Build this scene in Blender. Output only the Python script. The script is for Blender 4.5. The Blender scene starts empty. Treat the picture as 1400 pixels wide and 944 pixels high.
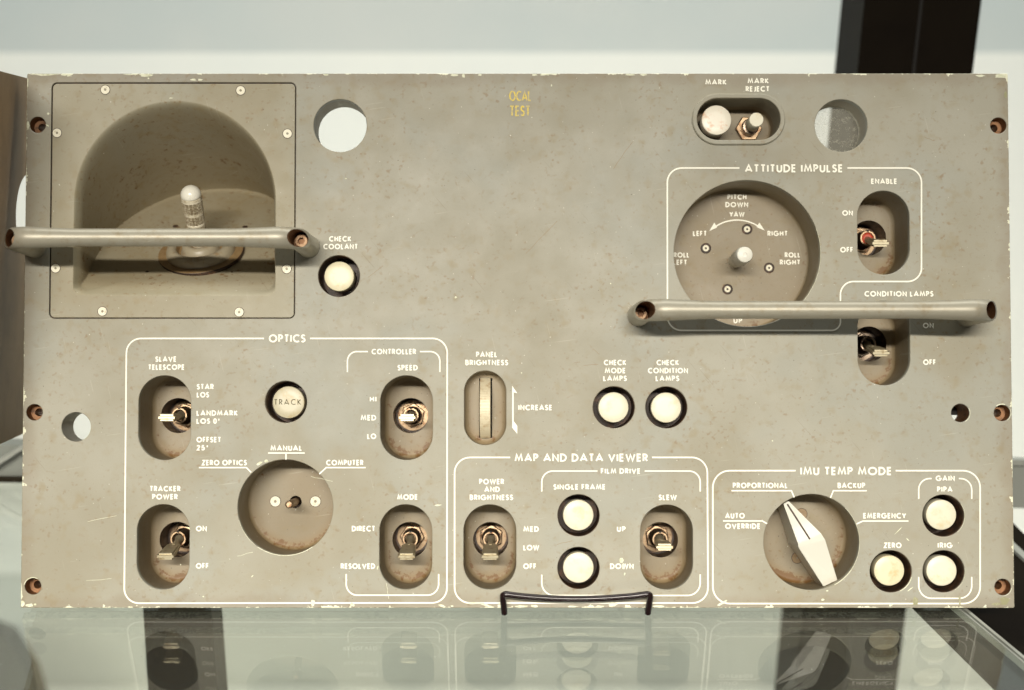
import bpy, bmesh, math, random
from mathutils import Vector, Matrix
from mathutils.geometry import tessellate_polygon
random.seed(7)
R = math.radians
C = bpy.context.scene.collection
scene = bpy.context.scene

# ---------------------------------------------------------------- measures
S = 0.000375                       # metres per unit of the panel's drawing
F, PHI, THETA = 2200.0, R(2.29), R(18.4)
ALPHA = THETA - PHI                # camera pitch below the horizon
VB = 829.4                         # drawing ordinate of the panel's bottom edge
GAP = 7.8                          # front bottom edge above the glass
UX = Vector((1, 0, 0))
UY = Vector((0, math.sin(THETA), math.cos(THETA)))
UZ = Vector((0, -math.cos(THETA), math.sin(THETA)))
ORG = Vector((0, 0, GAP * S))      # world place of the panel's bottom centre

def loc(u, v, w=0.0):              # drawing units -> panel local metres
    return Vector(((u - 700) * S, (VB - v) * S, w * S))
def wld(p):                        # panel local -> world
    return ORG + UX * p.x + UY * p.y + UZ * p.z

FW = Vector((0, math.sin(PHI), -math.cos(PHI)))
UC = Vector((0, math.cos(PHI), math.sin(PHI)))
CAMP = -FW * F                     # in drawing units about (700,472)
def U(px, py, w=0.0):              # where a measured point lies on the plane at height w
    d = FW * F + UC * (472 - py) + Vector((px - 700, 0, 0))
    t = (w - CAMP.z) / d.z
    q = CAMP + d * t
    return (700 + q.x, 472 - q.y)

def dir_w(d): return UX * d.x + UY * d.y + UZ * d.z
cam_pos = wld(Vector((0, (VB - 472) * S, 0)) + CAMP * S)
cam_fw = dir_w(FW)
cam_up = dir_w(UC)
def ray(px, py):
    return (cam_fw * F + cam_up * (472 - py) + UX * (px - 700)).normalized()
def on_z(px, py, z):
    d = ray(px, py); return cam_pos + d * ((z - cam_pos.z) / d.z)
def on_y(px, py, y):
    d = ray(px, py); return cam_pos + d * ((y - cam_pos.y) / d.y)

# ---------------------------------------------------------------- camera
cam = bpy.data.cameras.new('camera'); co = bpy.data.objects.new('camera', cam); C.objects.link(co)
co.matrix_world = Matrix((( 1, cam_up.x, -cam_fw.x, cam_pos.x),
                          ( 0, cam_up.y, -cam_fw.y, cam_pos.y),
                          ( 0, cam_up.z, -cam_fw.z, cam_pos.z), (0, 0, 0, 1)))
cam.sensor_width = 36; cam.lens = F / 1400 * 36
cam.clip_start = 0.05; cam.clip_end = 50
cam.dof.use_dof = True; cam.dof.focus_distance = F * S; cam.dof.aperture_fstop = 5.6
scene.camera = co
scene.render.resolution_x = 1024; scene.render.resolution_y = 690

# ---------------------------------------------------------------- light
wd = bpy.data.worlds.new('World'); scene.world = wd; wd.use_nodes = True
bg = wd.node_tree.nodes['Background']; bg.inputs[0].default_value = (1.0, 0.98, 0.92, 1); bg.inputs[1].default_value = 0.055
scene.view_settings.view_transform = 'Standard'; scene.view_settings.look = 'None'
scene.view_settings.exposure = 0.0; scene.view_settings.gamma = 1.0

def area(name, pos, target, sx, sy, energy, col):
    l = bpy.data.lights.new(name, 'AREA'); l.shape = 'RECTANGLE'; l.size = sx; l.size_y = sy
    l.energy = energy; l.color = col
    o = bpy.data.objects.new(name, l); C.objects.link(o); o.location = pos
    o.rotation_euler = (Vector(target) - Vector(pos)).to_track_quat('-Z', 'Y').to_euler()
    return o
pc = wld(loc(700, 560))
el = THETA + R(8.7)
tl_ = area('tube_light', pc + Vector((-0.1, -1.8 * math.cos(el), 1.8 * math.sin(el))), wld(loc(690, 980)), 1.3, 0.045, 4.35, (1.0, 0.945, 0.84))
tl_.data.spread = R(42)
area('lower_fill_light', (-0.1, 0.15, -0.50), (0, 1.05, -0.56), 2.0, 0.1, 3.6, (0.93, 1.0, 0.97))  # added lamp out of view, brightens the wall seen through the glass
area('wall_fill_light', (0.1, 0.25, 1.1), (0.1, 1.05, 0.0), 2.2, 0.12, 20, (0.99, 1.0, 0.95))  # unseen lamp added above the frame to lift the back wall

# ---------------------------------------------------------------- materials
class NT:
    def __init__(s, name):
        s.m = bpy.data.materials.new(name); s.m.use_nodes = True; s.t = s.m.node_tree; s.t.nodes.clear()
        s.out = s.n('ShaderNodeOutputMaterial')
    def n(s, kind, **kw):
        x = s.t.nodes.new(kind)
        for k, v in kw.items(): setattr(x, k, v)
        return x
    def l(s, a, b): s.t.links.new(a, b)
    def put(s, sock, v):
        if hasattr(v, 'is_linked') or hasattr(v, 'links'): s.l(v, sock)
        elif isinstance(v, tuple) and len(v) == 3 and sock.type == 'RGBA': sock.default_value = (*v, 1)
        else: sock.default_value = v
    def math(s, op, a, b=0.0, c=0.0, clamp=False):
        x = s.n('ShaderNodeMath', operation=op); x.use_clamp = clamp
        s.put(x.inputs[0], a); s.put(x.inputs[1], b); s.put(x.inputs[2], c); return x.outputs[0]
    def mix(s, f, a, b):
        x = s.n('ShaderNodeMix', data_type='RGBA'); s.put(x.inputs[0], f); s.put(x.inputs[6], a); s.put(x.inputs[7], b); return x.outputs[2]
    def ramp(s, v, lo, hi):
        x = s.n('ShaderNodeMapRange'); x.clamp = True; x.interpolation_type = 'SMOOTHSTEP'
        s.put(x.inputs[0], v); s.put(x.inputs[1], lo); s.put(x.inputs[2], hi); return x.outputs[0]
    def noise(s, co, px, det=2.0, rough=0.5, off=0.0, unit=S):
        mp = s.n('ShaderNodeMapping'); s.l(co, mp.inputs[0]); mp.inputs[1].default_value = (off, off * .7, off * .3)
        x = s.n('ShaderNodeTexNoise'); s.l(mp.outputs[0], x.inputs['Vector']); x.inputs['Scale'].default_value = 1 / (px * unit)
        x.inputs['Detail'].default_value = det; x.inputs['Roughness'].default_value = rough
        return x.outputs['Fac']
    def bsdf(s, col, rough=0.5, metal=0.0, spec=0.5, bump=None, bstr=0.2, bdist=0.0002):
        p = s.n('ShaderNodeBsdfPrincipled'); s.put(p.inputs['Base Color'], col); s.put(p.inputs['Roughness'], rough)
        s.put(p.inputs['Metallic'], metal); s.put(p.inputs['Specular IOR Level'], spec)
        if bump is not None:
            b = s.n('ShaderNodeBump'); b.inputs['Strength'].default_value = bstr; b.inputs['Distance'].default_value = bdist
            s.l(bump, b.inputs['Height']); s.l(b.outputs[0], p.inputs['Normal'])
        s.l(p.outputs[0], s.out.inputs[0]); return p

root = bpy.data.objects.new('control_panel', None); C.objects.link(root)
root.location = ORG; root.rotation_euler = (math.pi / 2 - THETA, 0, 0)

def root_co(g):
    t = g.n('ShaderNodeTexCoord'); t.object = root; return t.outputs['Object']

def paint(name, base, edge=False, dirt=1.0, rough=0.52, tint=(0.27, 0.205, 0.095)):
    g = NT(name); co = root_co(g)
    b2 = tuple(c * k for c, k in zip(base, (0.84, 0.81, 0.74)))
    col = g.mix(g.ramp(g.noise(co, 260, 3, .6), .36, .66), base, b2)
    cool = tuple(c * k for c, k in zip(base, (0.92, 0.97, 1.03)))
    col = g.mix(g.math('MULTIPLY', g.ramp(g.noise(co, 120, 2, .5, 3.1), .48, .68), .6), col, cool)
    # diffuse yellow brown stains in clusters
    cl = g.ramp(g.noise(co, 150, 3, .6, 7.7), .36, .64)
    st = g.ramp(g.noise(co, 15, 2, .45, 1.3), .52, .80)
    col = g.mix(g.math('MULTIPLY', g.math('MULTIPLY', st, g.math('MULTIPLY_ADD', cl, .7, .3)), .50 * dirt), col, tint)
    fr = g.ramp(g.noise(co, 6, 1, .5, 5.5), .60, .80)
    col = g.mix(g.math('MULTIPLY', g.math('MULTIPLY', fr, g.math('MULTIPLY_ADD', cl, .8, .2)), .60 * dirt), col, (0.22, 0.135, 0.055))
    sp = g.ramp(g.noise(co, 3.2, 1, .5, 9.1), .765, .80)
    col = g.mix(g.math('MULTIPLY', sp, .75 * dirt), col, (0.07, 0.05, 0.03))
    lf = g.ramp(g.noise(co, 3.6, 1, .5, 12.1), .785, .80)
    col = g.mix(g.math('MULTIPLY', lf, .8), col, (0.75, 0.72, 0.60))
    # long thin scratches in two directions
    for ang, off, sc in ((50, 2.0, 1.0), (-8, 4.4, .8), (76, 8.8, .6)):
        m0 = g.n('ShaderNodeMapping'); g.l(co, m0.inputs[0]); m0.inputs[2].default_value = (0, 0, R(ang)); m0.inputs[1].default_value = (off * .1, off * .03, 0)
        mp = g.n('ShaderNodeMapping'); g.l(m0.outputs[0], mp.inputs[0])
        mp.inputs[3].default_value = (1 / (70 * S), 1 / (2.4 * S), 1 / (400 * S))
        x = g.n('ShaderNodeTexNoise'); g.l(mp.outputs[0], x.inputs['Vector']); x.inputs['Scale'].default_value = 1; x.inputs['Detail'].default_value = 1
        sm = g.ramp(x.outputs['Fac'], .735, .80)
        col = g.mix(g.math('MULTIPLY', sm, .35 * sc), col, (0.60, 0.57, 0.46) if ang != 50 else (0.17, 0.13, 0.08))
    grain = g.noise(co, 1.6, 2, .6, 2.2)
    col = g.mix(g.math('MULTIPLY', g.ramp(grain, .3, .7), .10), col, tuple(c * .62 for c in base))
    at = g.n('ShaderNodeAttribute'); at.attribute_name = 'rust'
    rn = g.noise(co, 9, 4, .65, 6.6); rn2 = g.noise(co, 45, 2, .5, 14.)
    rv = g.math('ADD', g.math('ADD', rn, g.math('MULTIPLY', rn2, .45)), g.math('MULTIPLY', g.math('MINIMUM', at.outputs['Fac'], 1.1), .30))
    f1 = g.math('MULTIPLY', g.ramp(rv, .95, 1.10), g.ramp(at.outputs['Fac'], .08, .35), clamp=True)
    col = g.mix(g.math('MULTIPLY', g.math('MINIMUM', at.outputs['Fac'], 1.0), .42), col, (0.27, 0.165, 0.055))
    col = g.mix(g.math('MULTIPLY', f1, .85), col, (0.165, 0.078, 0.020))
    rgh = g.math('MULTIPLY_ADD', g.noise(co, 40, 3, .6, 4.), .25, rough - .12)
    if edge:
        sx = g.n('ShaderNodeSeparateXYZ'); g.l(co, sx.inputs[0])
        ins = []
        xl, xr = (32.5 - 700) * S, (1382.5 - 700) * S; yt = (VB - 98) * S
        ins.append(g.math('SUBTRACT', sx.outputs[0], xl)); ins.append(g.math('SUBTRACT', xr, sx.outputs[0]))
        ins.append(sx.outputs[1]); ins.append(g.math('SUBTRACT', yt, sx.outputs[1]))
        d = g.math('MINIMUM', g.math('MINIMUM', ins[0], ins[1]), g.math('MINIMUM', ins[2], ins[3]))
        d = g.math('DIVIDE', d, S)
        n1 = g.math('MULTIPLY', g.ramp(g.noise(co, 30, 4, .7, 21.), .50, .78), 8.0)
        n2 = g.math('MULTIPLY', g.noise(co, 4, 2, .6, 2.), 2.0)
        lim = g.math('SUBTRACT', g.math('ADD', n1, n2), 1.0)
        e = g.ramp(g.math('SUBTRACT', lim, d), -.3, .35)
        edge_brown = g.ramp(g.math('SUBTRACT', g.math('MULTIPLY', g.noise(co, 60, 3, .6, 31.), 44), d), 0, 18)  # uneven brown band towards the plate's edges
        col = g.mix(g.math('MULTIPLY', edge_brown, .30), col, (0.22, 0.165, 0.105))
        col = g.mix(e, col, (0.78, 0.77, 0.58))
    g.bsdf(col, rgh, 0, .4, bump=grain, bstr=.25, bdist=.00006)
    return g.m

BASE = (0.352, 0.333, 0.264)
M = {}
M['paint'] = paint('panel_paint', BASE, edge=True)
M['paint_in'] = paint('recess_paint', (0.315, 0.262, 0.178), dirt=1.1)
M['well'] = paint('well_paint', (0.355, 0.322, 0.232), dirt=1.1)

def simple(name, col, rough=.5, metal=0., spec=.5, var=None, vpx=12, bstr=0., px=3, lo=.45, hi=.7, vf=1.0):
    g = NT(name); co = root_co(g)
    c = col
    if var: c = g.mix(g.math('MULTIPLY', g.ramp(g.noise(co, vpx, 4, .65, sum(map(ord, name)) % 17), lo, hi), vf), col, var)
    g.bsdf(c, rough, metal, spec, bump=g.noise(co, px, 3, .6) if bstr else None, bstr=bstr, bdist=.0001)
    return g.m
M['letter'] = simple('white_lettering', (0.93, 0.90, 0.77), .6, var=(0.62, 0.56, 0.42), vpx=9, lo=.60, hi=.85, vf=.45)
M['chip'] = simple('chipped_primer', (0.76, 0.76, 0.58), .7, var=(0.55, 0.55, 0.36), vpx=6)
M['chip_g'] = simple('green_primer', (0.30, 0.29, 0.16), .7, var=(0.42, 0.40, 0.28), vpx=6)
M['yellow'] = simple('yellow_ink', (0.74, 0.56, 0.08), .6, var=(0.50, 0.42, 0.20), vpx=3, lo=.45, hi=.6)
M['ink'] = simple('olive_ink', (0.10, 0.085, 0.03), .6)
M['cap'] = simple('ivory_button', (0.74, 0.70, 0.535), .4, var=(0.66, 0.56, 0.34), vpx=18, lo=.48, hi=.78, bstr=.03)
M['cap_y'] = simple('yellowed_button', (0.72, 0.66, 0.45), .4, var=(0.62, 0.49, 0.25), vpx=18, lo=.5, hi=.75)
M['cap_t'] = simple('tan_button', (0.56, 0.51, 0.36), .4, var=(0.50, 0.40, 0.20), vpx=16, lo=.5, hi=.75)
M['cap_p'] = simple('stained_button', (0.86, 0.80, 0.66), .35, var=(0.72, 0.45, 0.28), vpx=15, lo=.52, hi=.72)
M['screw'] = simple('cream_screw', (0.80, 0.75, 0.58), .5, var=(0.45, 0.34, 0.18), vpx=4, lo=.55, hi=.75)
M['dark'] = simple('dark_brown', (0.035, 0.02, 0.012), .6, var=(0.11, 0.05, 0.022), vpx=9)
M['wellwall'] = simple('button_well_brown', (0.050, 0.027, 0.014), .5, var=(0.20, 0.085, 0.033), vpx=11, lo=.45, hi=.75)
M['black'] = simple('black_hole', (0.012, 0.01, 0.008), .8)
M['rust'] = simple('rusty_bore', (0.26, 0.12, 0.045), .55, .3, var=(0.10, 0.045, 0.018), vpx=7, bstr=.5)
M['nut'] = simple('bronze_nut', (0.30, 0.215, 0.135), .40, .9, var=(0.16, 0.075, 0.035), vpx=6, lo=.48, hi=.68, bstr=.15)
M['nutdark'] = simple('dark_nut', (0.32, 0.25, 0.185), .34, .92, var=(0.10, 0.06, 0.04), vpx=6, bstr=.15)
M['lever'] = simple('brass_lever', (0.60, 0.53, 0.37), .42, .7, var=(0.36, 0.26, 0.13), vpx=9, lo=.5, hi=.75, bstr=.1)
M['red'] = simple('red_seal', (0.50, 0.06, 0.025), .5)
M['tube'] = simple('worn_handle', (0.35, 0.325, 0.255), .42, .28, spec=.45, var=(0.24, 0.175, 0.09), vpx=18, lo=.48, hi=.80, vf=.7, bstr=.2, px=6)
M['knob'] = simple('ivory_knob', (0.70, 0.68, 0.59), .42, var=(0.66, 0.62, 0.50), vpx=30, lo=.5, hi=.9, bstr=.05)
M['stick'] = simple('ivory_grip', (0.66, 0.60, 0.46), .38, var=(0.38, 0.29, 0.16), vpx=5, lo=.5, hi=.75)
M['knurl'] = simple('grimy_knurl', (0.36, 0.31, 0.21), .5, var=(0.16, 0.11, 0.055), vpx=3, lo=.4, hi=.7)
M['tip'] = simple('ivory_ball', (0.84, 0.81, 0.70), .22)
M['boot'] = simple('dusty_boot', (0.27, 0.18, 0.085), .5, var=(0.18, 0.095, 0.035), vpx=14, lo=.42, hi=.8)
M['bellows'] = simple('rubber_bellows', (0.36, 0.31, 0.215), .40, var=(0.25, 0.155, 0.07), vpx=16, lo=.5, hi=.8)
M['bolt'] = simple('copper_bolt', (0.34, 0.22, 0.13), .55, .6, var=(0.14, 0.07, 0.03), vpx=6)
M['wheel'] = simple('brass_wheel', (0.70, 0.62, 0.44), .5, .1, var=(0.50, 0.38, 0.22), vpx=12, lo=.48, hi=.75, bstr=.2)
M['wire'] = simple('dark_brown_wire', (0.014, 0.006, 0.006), .25)

# ---------------------------------------------------------------- mesh helpers
def mk(name, verts, faces, mats, parent=None, smooth=None, mi=None, attr=None):
    me = bpy.data.meshes.new(name); me.from_pydata([tuple(v) for v in verts], [], faces)
    for m in (mats if isinstance(mats, (list, tuple)) else [mats]): me.materials.append(m)
    if mi:
        me.polygons.foreach_set('material_index', mi)
    if attr:
        a = me.attributes.new('rust', 'FLOAT', 'POINT'); a.data.foreach_set('value', attr)
    me.validate(); me.update()
    bm = bmesh.new(); bm.from_mesh(me); bmesh.ops.recalc_face_normals(bm, faces=bm.faces) if smooth != 'keep' else None
    bm.to_mesh(me); bm.free()
    if smooth is not None:
        me.polygons.foreach_set('use_smooth', [True] * len(me.polygons))
        me.set_sharp_from_angle(angle=R(smooth if isinstance(smooth, (int, float)) else 35))
    o = bpy.data.objects.new(name, me); C.objects.link(o)
    if parent is not None: o.parent = parent
    return o

def center(o):                                     # put an object's origin in the middle of its mesh
    me = o.data; n = len(me.vertices)
    c = sum((v.co for v in me.vertices), Vector()) / n
    me.transform(Matrix.Translation(-c)); o.location = o.location + c
    return o

class Acc:
    def __init__(s): s.v = []; s.f = []; s.mi = []; s.at = []
    def add(s, vs, fs, mi=0, at=0.0):
        b = len(s.v); s.v += list(vs); s.f += [tuple(i + b for i in f) for f in fs]
        s.mi += [mi] * len(fs); s.at += (list(at) if isinstance(at, (list, tuple)) else [at] * len(vs))
    def obj(s, name, mats, parent=None, smooth=35, loc_=None):
        o = mk(name, s.v, s.f, mats, parent, smooth, s.mi, s.at)
        return center(o)

def circ(cx, cy, r, n=48):
    return lambda o=0.0: [(cx + (r + o) * math.cos(2 * math.pi * i / n), cy + (r + o) * math.sin(2 * math.pi * i / n)) for i in range(n)]
def rrect(x0, y0, x1, y1, r, n=10):
    def f(o=0.0):
        pts = []
        rr = max(r + o, .01) if r > 0 else 0
        a0, b0, a1, b1 = x0 - o, y0 - o, x1 + o, y1 + o
        if r <= 0: return [(a1, b1), (a0, b1), (a0, b0), (a1, b0)]
        for cx, cy, st in ((a1 - rr, b1 - rr, 0), (a0 + rr, b1 - rr, 90), (a0 + rr, b0 + rr, 180), (a1 - rr, b0 + rr, 270)):
            for i in range(n + 1):
                a = R(st + 90 * i / n); pts.append((cx + rr * math.cos(a), cy + rr * math.sin(a)))
        return pts
    return f
def stadium(cx, cy, w, h, n=20):
    def f(o=0.0):
        W, H = w / 2 + o, h / 2 + o; r = min(W, H); ax, ay = W - r, H - r; out = []
        for i in range(2 * n + 1):
            t = math.pi * i / (2 * n)
            if h > w: out.append((cx + r * math.cos(t), cy + ay + r * math.sin(t)))
            else: out.append((cx + ax + r * math.cos(t - math.pi / 2), cy + r * math.sin(t - math.pi / 2)))
        for i in range(2 * n + 1):
            t = math.pi * i / (2 * n)
            if h > w: out.append((cx + r * math.cos(t + math.pi), cy - ay + r * math.sin(t + math.pi)))
            else: out.append((cx - ax + r * math.cos(t + math.pi / 2), cy + r * math.sin(t + math.pi / 2)))
        return out
    return f

def P(pts, w): return [loc(x, y, w) for x, y in pts]
def flat(loops2d, w):
    polys = [[Vector((x, y, 0)) for x, y in l] for l in loops2d]
    tris = tessellate_polygon(polys)
    vs = []
    for l in loops2d: vs += P(l, w)
    return vs, [tuple(t) for t in tris]
def band(l0, w0, l1, w1):
    n = len(l0); vs = P(l0, w0) + P(l1, w1)
    return vs, [(i, (i + 1) % n, n + (i + 1) % n, n + i) for i in range(n)]
def plate(acc, outer, holes, top, bot, bev=.7, mi=0):
    acc.add(*flat([outer(-bev)] + [h(bev) for h in holes], top), mi=mi)
    for l, sgn in [(outer, -1)] + [(h, 1) for h in holes]:
        acc.add(*band(l(sgn * bev), top, l(0), top - bev), mi=mi)
        acc.add(*band(l(0), top - bev, l(0), bot), mi=mi)
    acc.add(*flat([outer(0)] + [h(0) for h in holes], bot), mi=mi)

def fine(l, step=4.0):
    out = []
    for i, p in enumerate(l):
        q = l[(i + 1) % len(l)]; d = math.hypot(q[0] - p[0], q[1] - p[1]); k = max(1, int(d / step))
        out += [(p[0] + (q[0] - p[0]) * j / k, p[1] + (q[1] - p[1]) * j / k) for j in range(k)]
    return out
def cast(l, hole):                                # points of the hole's outline seen from its middle towards each point of l
    cx = sum(p[0] for p in hole) / len(hole); cy = sum(p[1] for p in hole) / len(hole); out = []
    for x, y in l:
        dx, dy = x - cx, y - cy; best = None
        for i, p in enumerate(hole):
            q = hole[(i + 1) % len(hole)]; ex, ey = q[0] - p[0], q[1] - p[1]; den = dx * ey - dy * ex
            if abs(den) < 1e-9: continue
            t = ((p[0] - cx) * ey - (p[1] - cy) * ex) / den; u = ((p[0] - cx) * dy - (p[1] - cy) * dx) / den
            if t > 0 and -1e-6 <= u <= 1 + 1e-6: best = t; break
        out.append((cx + dx * best, cy + dy * best))
    return out
def lathe(acc, prof, M4, n=32, mi=0, close=True):
    vs, fs = [], []
    for r, z in prof:
        for i in range(n):
            a = 2 * math.pi * i / n; vs.append(M4 @ Vector((r * math.cos(a) * S, r * math.sin(a) * S, z * S)))
    for k in range(len(prof) - 1):
        for i in range(n):
            j = (i + 1) % n; fs.append((k * n + i, k * n + j, (k + 1) * n + j, (k + 1) * n + i))
    if close: fs.append(tuple(range((len(prof) - 1) * n, len(prof) * n)))
    acc.add(vs, fs, mi)
def T(u, v, w=0.0): return Matrix.Translation(loc(u, v, w))

# ---------------------------------------------------------------- the face plate and its body
def UU(px, py, w=0.0): return U(px, py, w)
slots = {'slave': (225, 571.5), 'tracker': (223, 748), 'speed': (555.7, 571.5), 'mode': (554.7, 748.2),
         'power': (669.7, 748.3), 'slew': (911.4, 748.5), 'enable': (1208, 318.4), 'condition': (1208.5, 469.5)}
SL = {k: U(*v) for k, v in slots.items()}
SW, SH = 71.6, 115.5
bright = U(663.3, 558)
buttons = [  # hole centre, cap centre, cap height, radius, material
    (463.4, 377.8, -2, 20.5, 'cap_y'), (391, 549.8, -21, 22.2, 'cap_t'), (839.2, 557.2, -5, 20.8, 'cap'), (911, 557.4, -5, 20.8, 'cap'),
    (791, 705, -5, 21, 'cap'), (791, 777, -7, 21, 'cap'), (1290, 705.4, -13, 20.8, 'cap'), (1218, 781.6, -10, 20.8, 'cap_y'), (1290.3, 781.6, -12, 20.8, 'cap')]
mounts = [(51.5, 171), (47, 564), (45, 802), (1365, 172), (1370, 565), (1371, 803)]
manual, imu, att = U(390, 694), U(1109.5, 741.5), U(1021.5, 346.5)
mark = U(1009.3, 164)
bigl, bigr, lefth, hole13 = U(465, 172), U(1150, 172), U(104, 584), U(1313, 565)

face_outer = rrect(32.5, 98, 1382.5, VB, 2.0, 3)
ins_a, ins_b = U(67.4, 113), U(402.6, 436)
insert_hole = rrect(66.4, ins_a[1], 403.0, ins_b[1], 8, 6)
hl = [insert_hole, circ(*bigl, 36.5, 64), circ(*bigr, 36.3, 64), circ(*lefth, 20, 48), circ(*hole13, 12.5, 32),
      circ(*manual, 65, 96), circ(*imu, 65.2, 96), circ(*att, 100.5, 128), stadium(*bright, 57.4, 101.6), stadium(*mark, 117, 60)]
hl += [circ(*U(x, y), 11.2, 28) for x, y in mounts]
hl += [circ(*U(b[0], b[1]), 28.7, 56) for b in buttons]
hl += [stadium(*p, SW, SH) for p in SL.values()]
a = Acc(); plate(a, face_outer, hl, 0, -12, .7)
face = a.obj('face_plate', M['paint'], root, 30)
body_outer = rrect(35, 101, 1380, VB - 14, 1, 2)
hl2 = [rrect(80, ins_a[1] + 14, 392, ins_b[1] - 14, 8, 6)] + hl[1:]
a = Acc(); plate(a, body_outer, hl2, -12.05, -59, .05)
a.obj('backing_plate', M['paint_in'], root, 30)

# ---------------------------------------------------------------- recesses
def recess(name, shape, c, top, depth, fil=7, hole=None, pocket=None, rust=1.0, mats=None, bottom_rust=1.3):
    a = Acc()
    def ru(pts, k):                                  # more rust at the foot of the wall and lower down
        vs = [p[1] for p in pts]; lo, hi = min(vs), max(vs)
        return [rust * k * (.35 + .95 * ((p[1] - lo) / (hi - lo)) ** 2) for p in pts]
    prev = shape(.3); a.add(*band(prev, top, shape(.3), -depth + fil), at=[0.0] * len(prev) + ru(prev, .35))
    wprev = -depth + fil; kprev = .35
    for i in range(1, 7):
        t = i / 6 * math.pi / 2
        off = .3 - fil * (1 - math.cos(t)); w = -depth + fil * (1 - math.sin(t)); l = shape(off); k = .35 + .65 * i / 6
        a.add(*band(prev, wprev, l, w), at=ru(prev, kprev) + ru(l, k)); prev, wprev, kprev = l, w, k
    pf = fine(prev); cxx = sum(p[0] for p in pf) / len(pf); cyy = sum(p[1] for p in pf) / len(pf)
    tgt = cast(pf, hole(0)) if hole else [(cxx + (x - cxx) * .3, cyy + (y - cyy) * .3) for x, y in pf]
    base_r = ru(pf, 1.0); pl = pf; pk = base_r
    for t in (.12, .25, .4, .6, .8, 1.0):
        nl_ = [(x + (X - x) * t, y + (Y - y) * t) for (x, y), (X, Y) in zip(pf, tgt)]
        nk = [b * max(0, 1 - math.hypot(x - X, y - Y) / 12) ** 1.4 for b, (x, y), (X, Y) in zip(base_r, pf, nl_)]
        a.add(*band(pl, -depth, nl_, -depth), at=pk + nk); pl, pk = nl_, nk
    if not hole: a.add(*flat([pl], -depth), at=0.0)
    if hole and pocket:
        a.add(*band(hole(0), -depth, hole(0), -depth - pocket), mi=1)
        a.add(*flat([hole(0)], -depth - pocket), mi=1)
    return a.obj(name, mats or [M['paint_in'], M['wellwall']], root, 40)

def screw(parent, u, v, w, r=6.2, mat='screw', dot=1.8, pw=None):
    a = Acc(); 
    lathe(a, [(r + .8, -1.0), (r + .8, .15), (r, .2), (r, .5), (dot, .35), (dot, -.6)], T(u, v, w), 24, close=True)
    o = mk('screw', a.v, a.f, [M[mat], M['dark']], None, 40, [1] * 48 + [0] * (len(a.f) - 73) + [1] * 25, a.at)
    center(o); o.location -= parent.location if parent is not root else Vector(); o.parent = parent
    return o

# ---------------------------------------------------------------- toggle switches
def toggle(u, v, tilt, red=False, yaw=0.0, dark=False):
    base = (u, v - 2.7)
    a = Acc()
    prof = [(22, -149), (22, -147.4), (12, -147.2)]
    z = -140
    prof2 = [(11.3, -148)]
    while z < -100: prof2 += [(11.6, z), (10.8, z + 1.6)]; z += 3.2
    prof2 += [(11.4, -98.5), (10.6, -97), (8.8, -97), (8.3, -98.5), (8.3, -122)]
    lathe(a, prof, T(*base), 36, close=False); lathe(a, prof2, T(*base), 36)
    # keyway notch as a dark inlay along the bushing
    kx = [(-1.7, 11.75), (1.7, 11.75), (1.7, 9.2), (-1.7, 9.2)]
    vs = [loc(base[0] + x, base[1] - y, w) for w in (-112, -96.8) for x, y in kx]
    a.add(vs, [(0, 1, 2, 3), (4, 5, 6, 7), (0, 1, 5, 4), (1, 2, 6, 5), (2, 3, 7, 6), (3, 0, 4, 7)], 1)
    if red: lathe(a, [(8.2, -101), (5.5, -99.5)], T(*base), 28, 2)
    sw = a.obj('toggle_switch', [M['nutdark' if dark else 'nut'], M['black'], M['red']], root, 25)
    a = Acc(); off = R(random.uniform(0, 60)); hexn = 6
    def ring(r, w, n=36, hx=True):
        pts = []
        for i in range(n):
            t = 2 * math.pi * i / n
            k = r
            if hx:
                m = ((t - off) % (math.pi / 3)) - math.pi / 6
                k = r * math.cos(math.pi / 6) / math.cos(m)
            pts.append((base[0] + k * math.cos(t), base[1] + k * math.sin(t)))
        return pts, w
    n = 72
    seq = [ring(20, -147, n), ring(20, -139.6, n), (ring(20, 0, n)[0], -139)]
    hexr = ring(18.0, 0, n)[0]
    cham = [(base[0] + (x - base[0]) * .93, base[1] + (y - base[1]) * .93) for x, y in hexr]
    seq = [(hexr, -147), (hexr, -139.4), (cham, -138), (circ(*base, 13.4, n)(0), -137.8), (circ(*base, 12.4, n)(0), -139.4), (circ(*base, 12.2, n)(0), -146)]
    for (l0, w0), (l1, w1) in zip(seq, seq[1:]): a.add(*band(l0, w0, l1, w1))
    nut = a.obj('hex_nut', M['nutdark' if dark else 'nut'], None, 25); nut.location -= sw.location; nut.parent = sw
    # lever: ball, neck and flat stepped blade
    a = Acc(); Mx = T(base[0], base[1], -112) @ Matrix.Rotation(R(yaw), 4, 'Y') @ Matrix.Rotation(R(tilt), 4, 'X')
    lathe(a, [(3, -4), (5.5, 0), (6.6, 5), (6.0, 9), (4.6, 13), (4.2, 20), (4.0, 38), (3.6, 46)], Mx, 20)
    def block(secs):
        vs, fs = [], []
        for z, hw, ht in secs:
            vs += [Mx @ Vector((x * S, y * S, z * S)) for x, y in ((-hw, -ht), (hw, -ht), (hw, ht), (-hw, ht))]
        for k in range(len(secs) - 1):
            for i in range(4): j = (i + 1) % 4; fs.append((k * 4 + i, k * 4 + j, k * 4 + 4 + j, k * 4 + 4 + i))
        fs += [(0, 1, 2, 3), tuple(range(4 * len(secs) - 4, 4 * len(secs)))]
        a.add(vs, fs)
    block([(38, 5, 3.0), (44, 9.6, 2.2), (99, 11.8, 2.2), (100, 11.2, 1.6)])
    block([(46, 7.2, 2.9), (48, 7.8, 3.4), (95, 9.3, 5.2), (97.8, 8.9, 4.6)])
    lv = a.obj('lever', M['lever'], None, 25); lv.location -= sw.location; lv.parent = sw
    return sw

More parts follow.
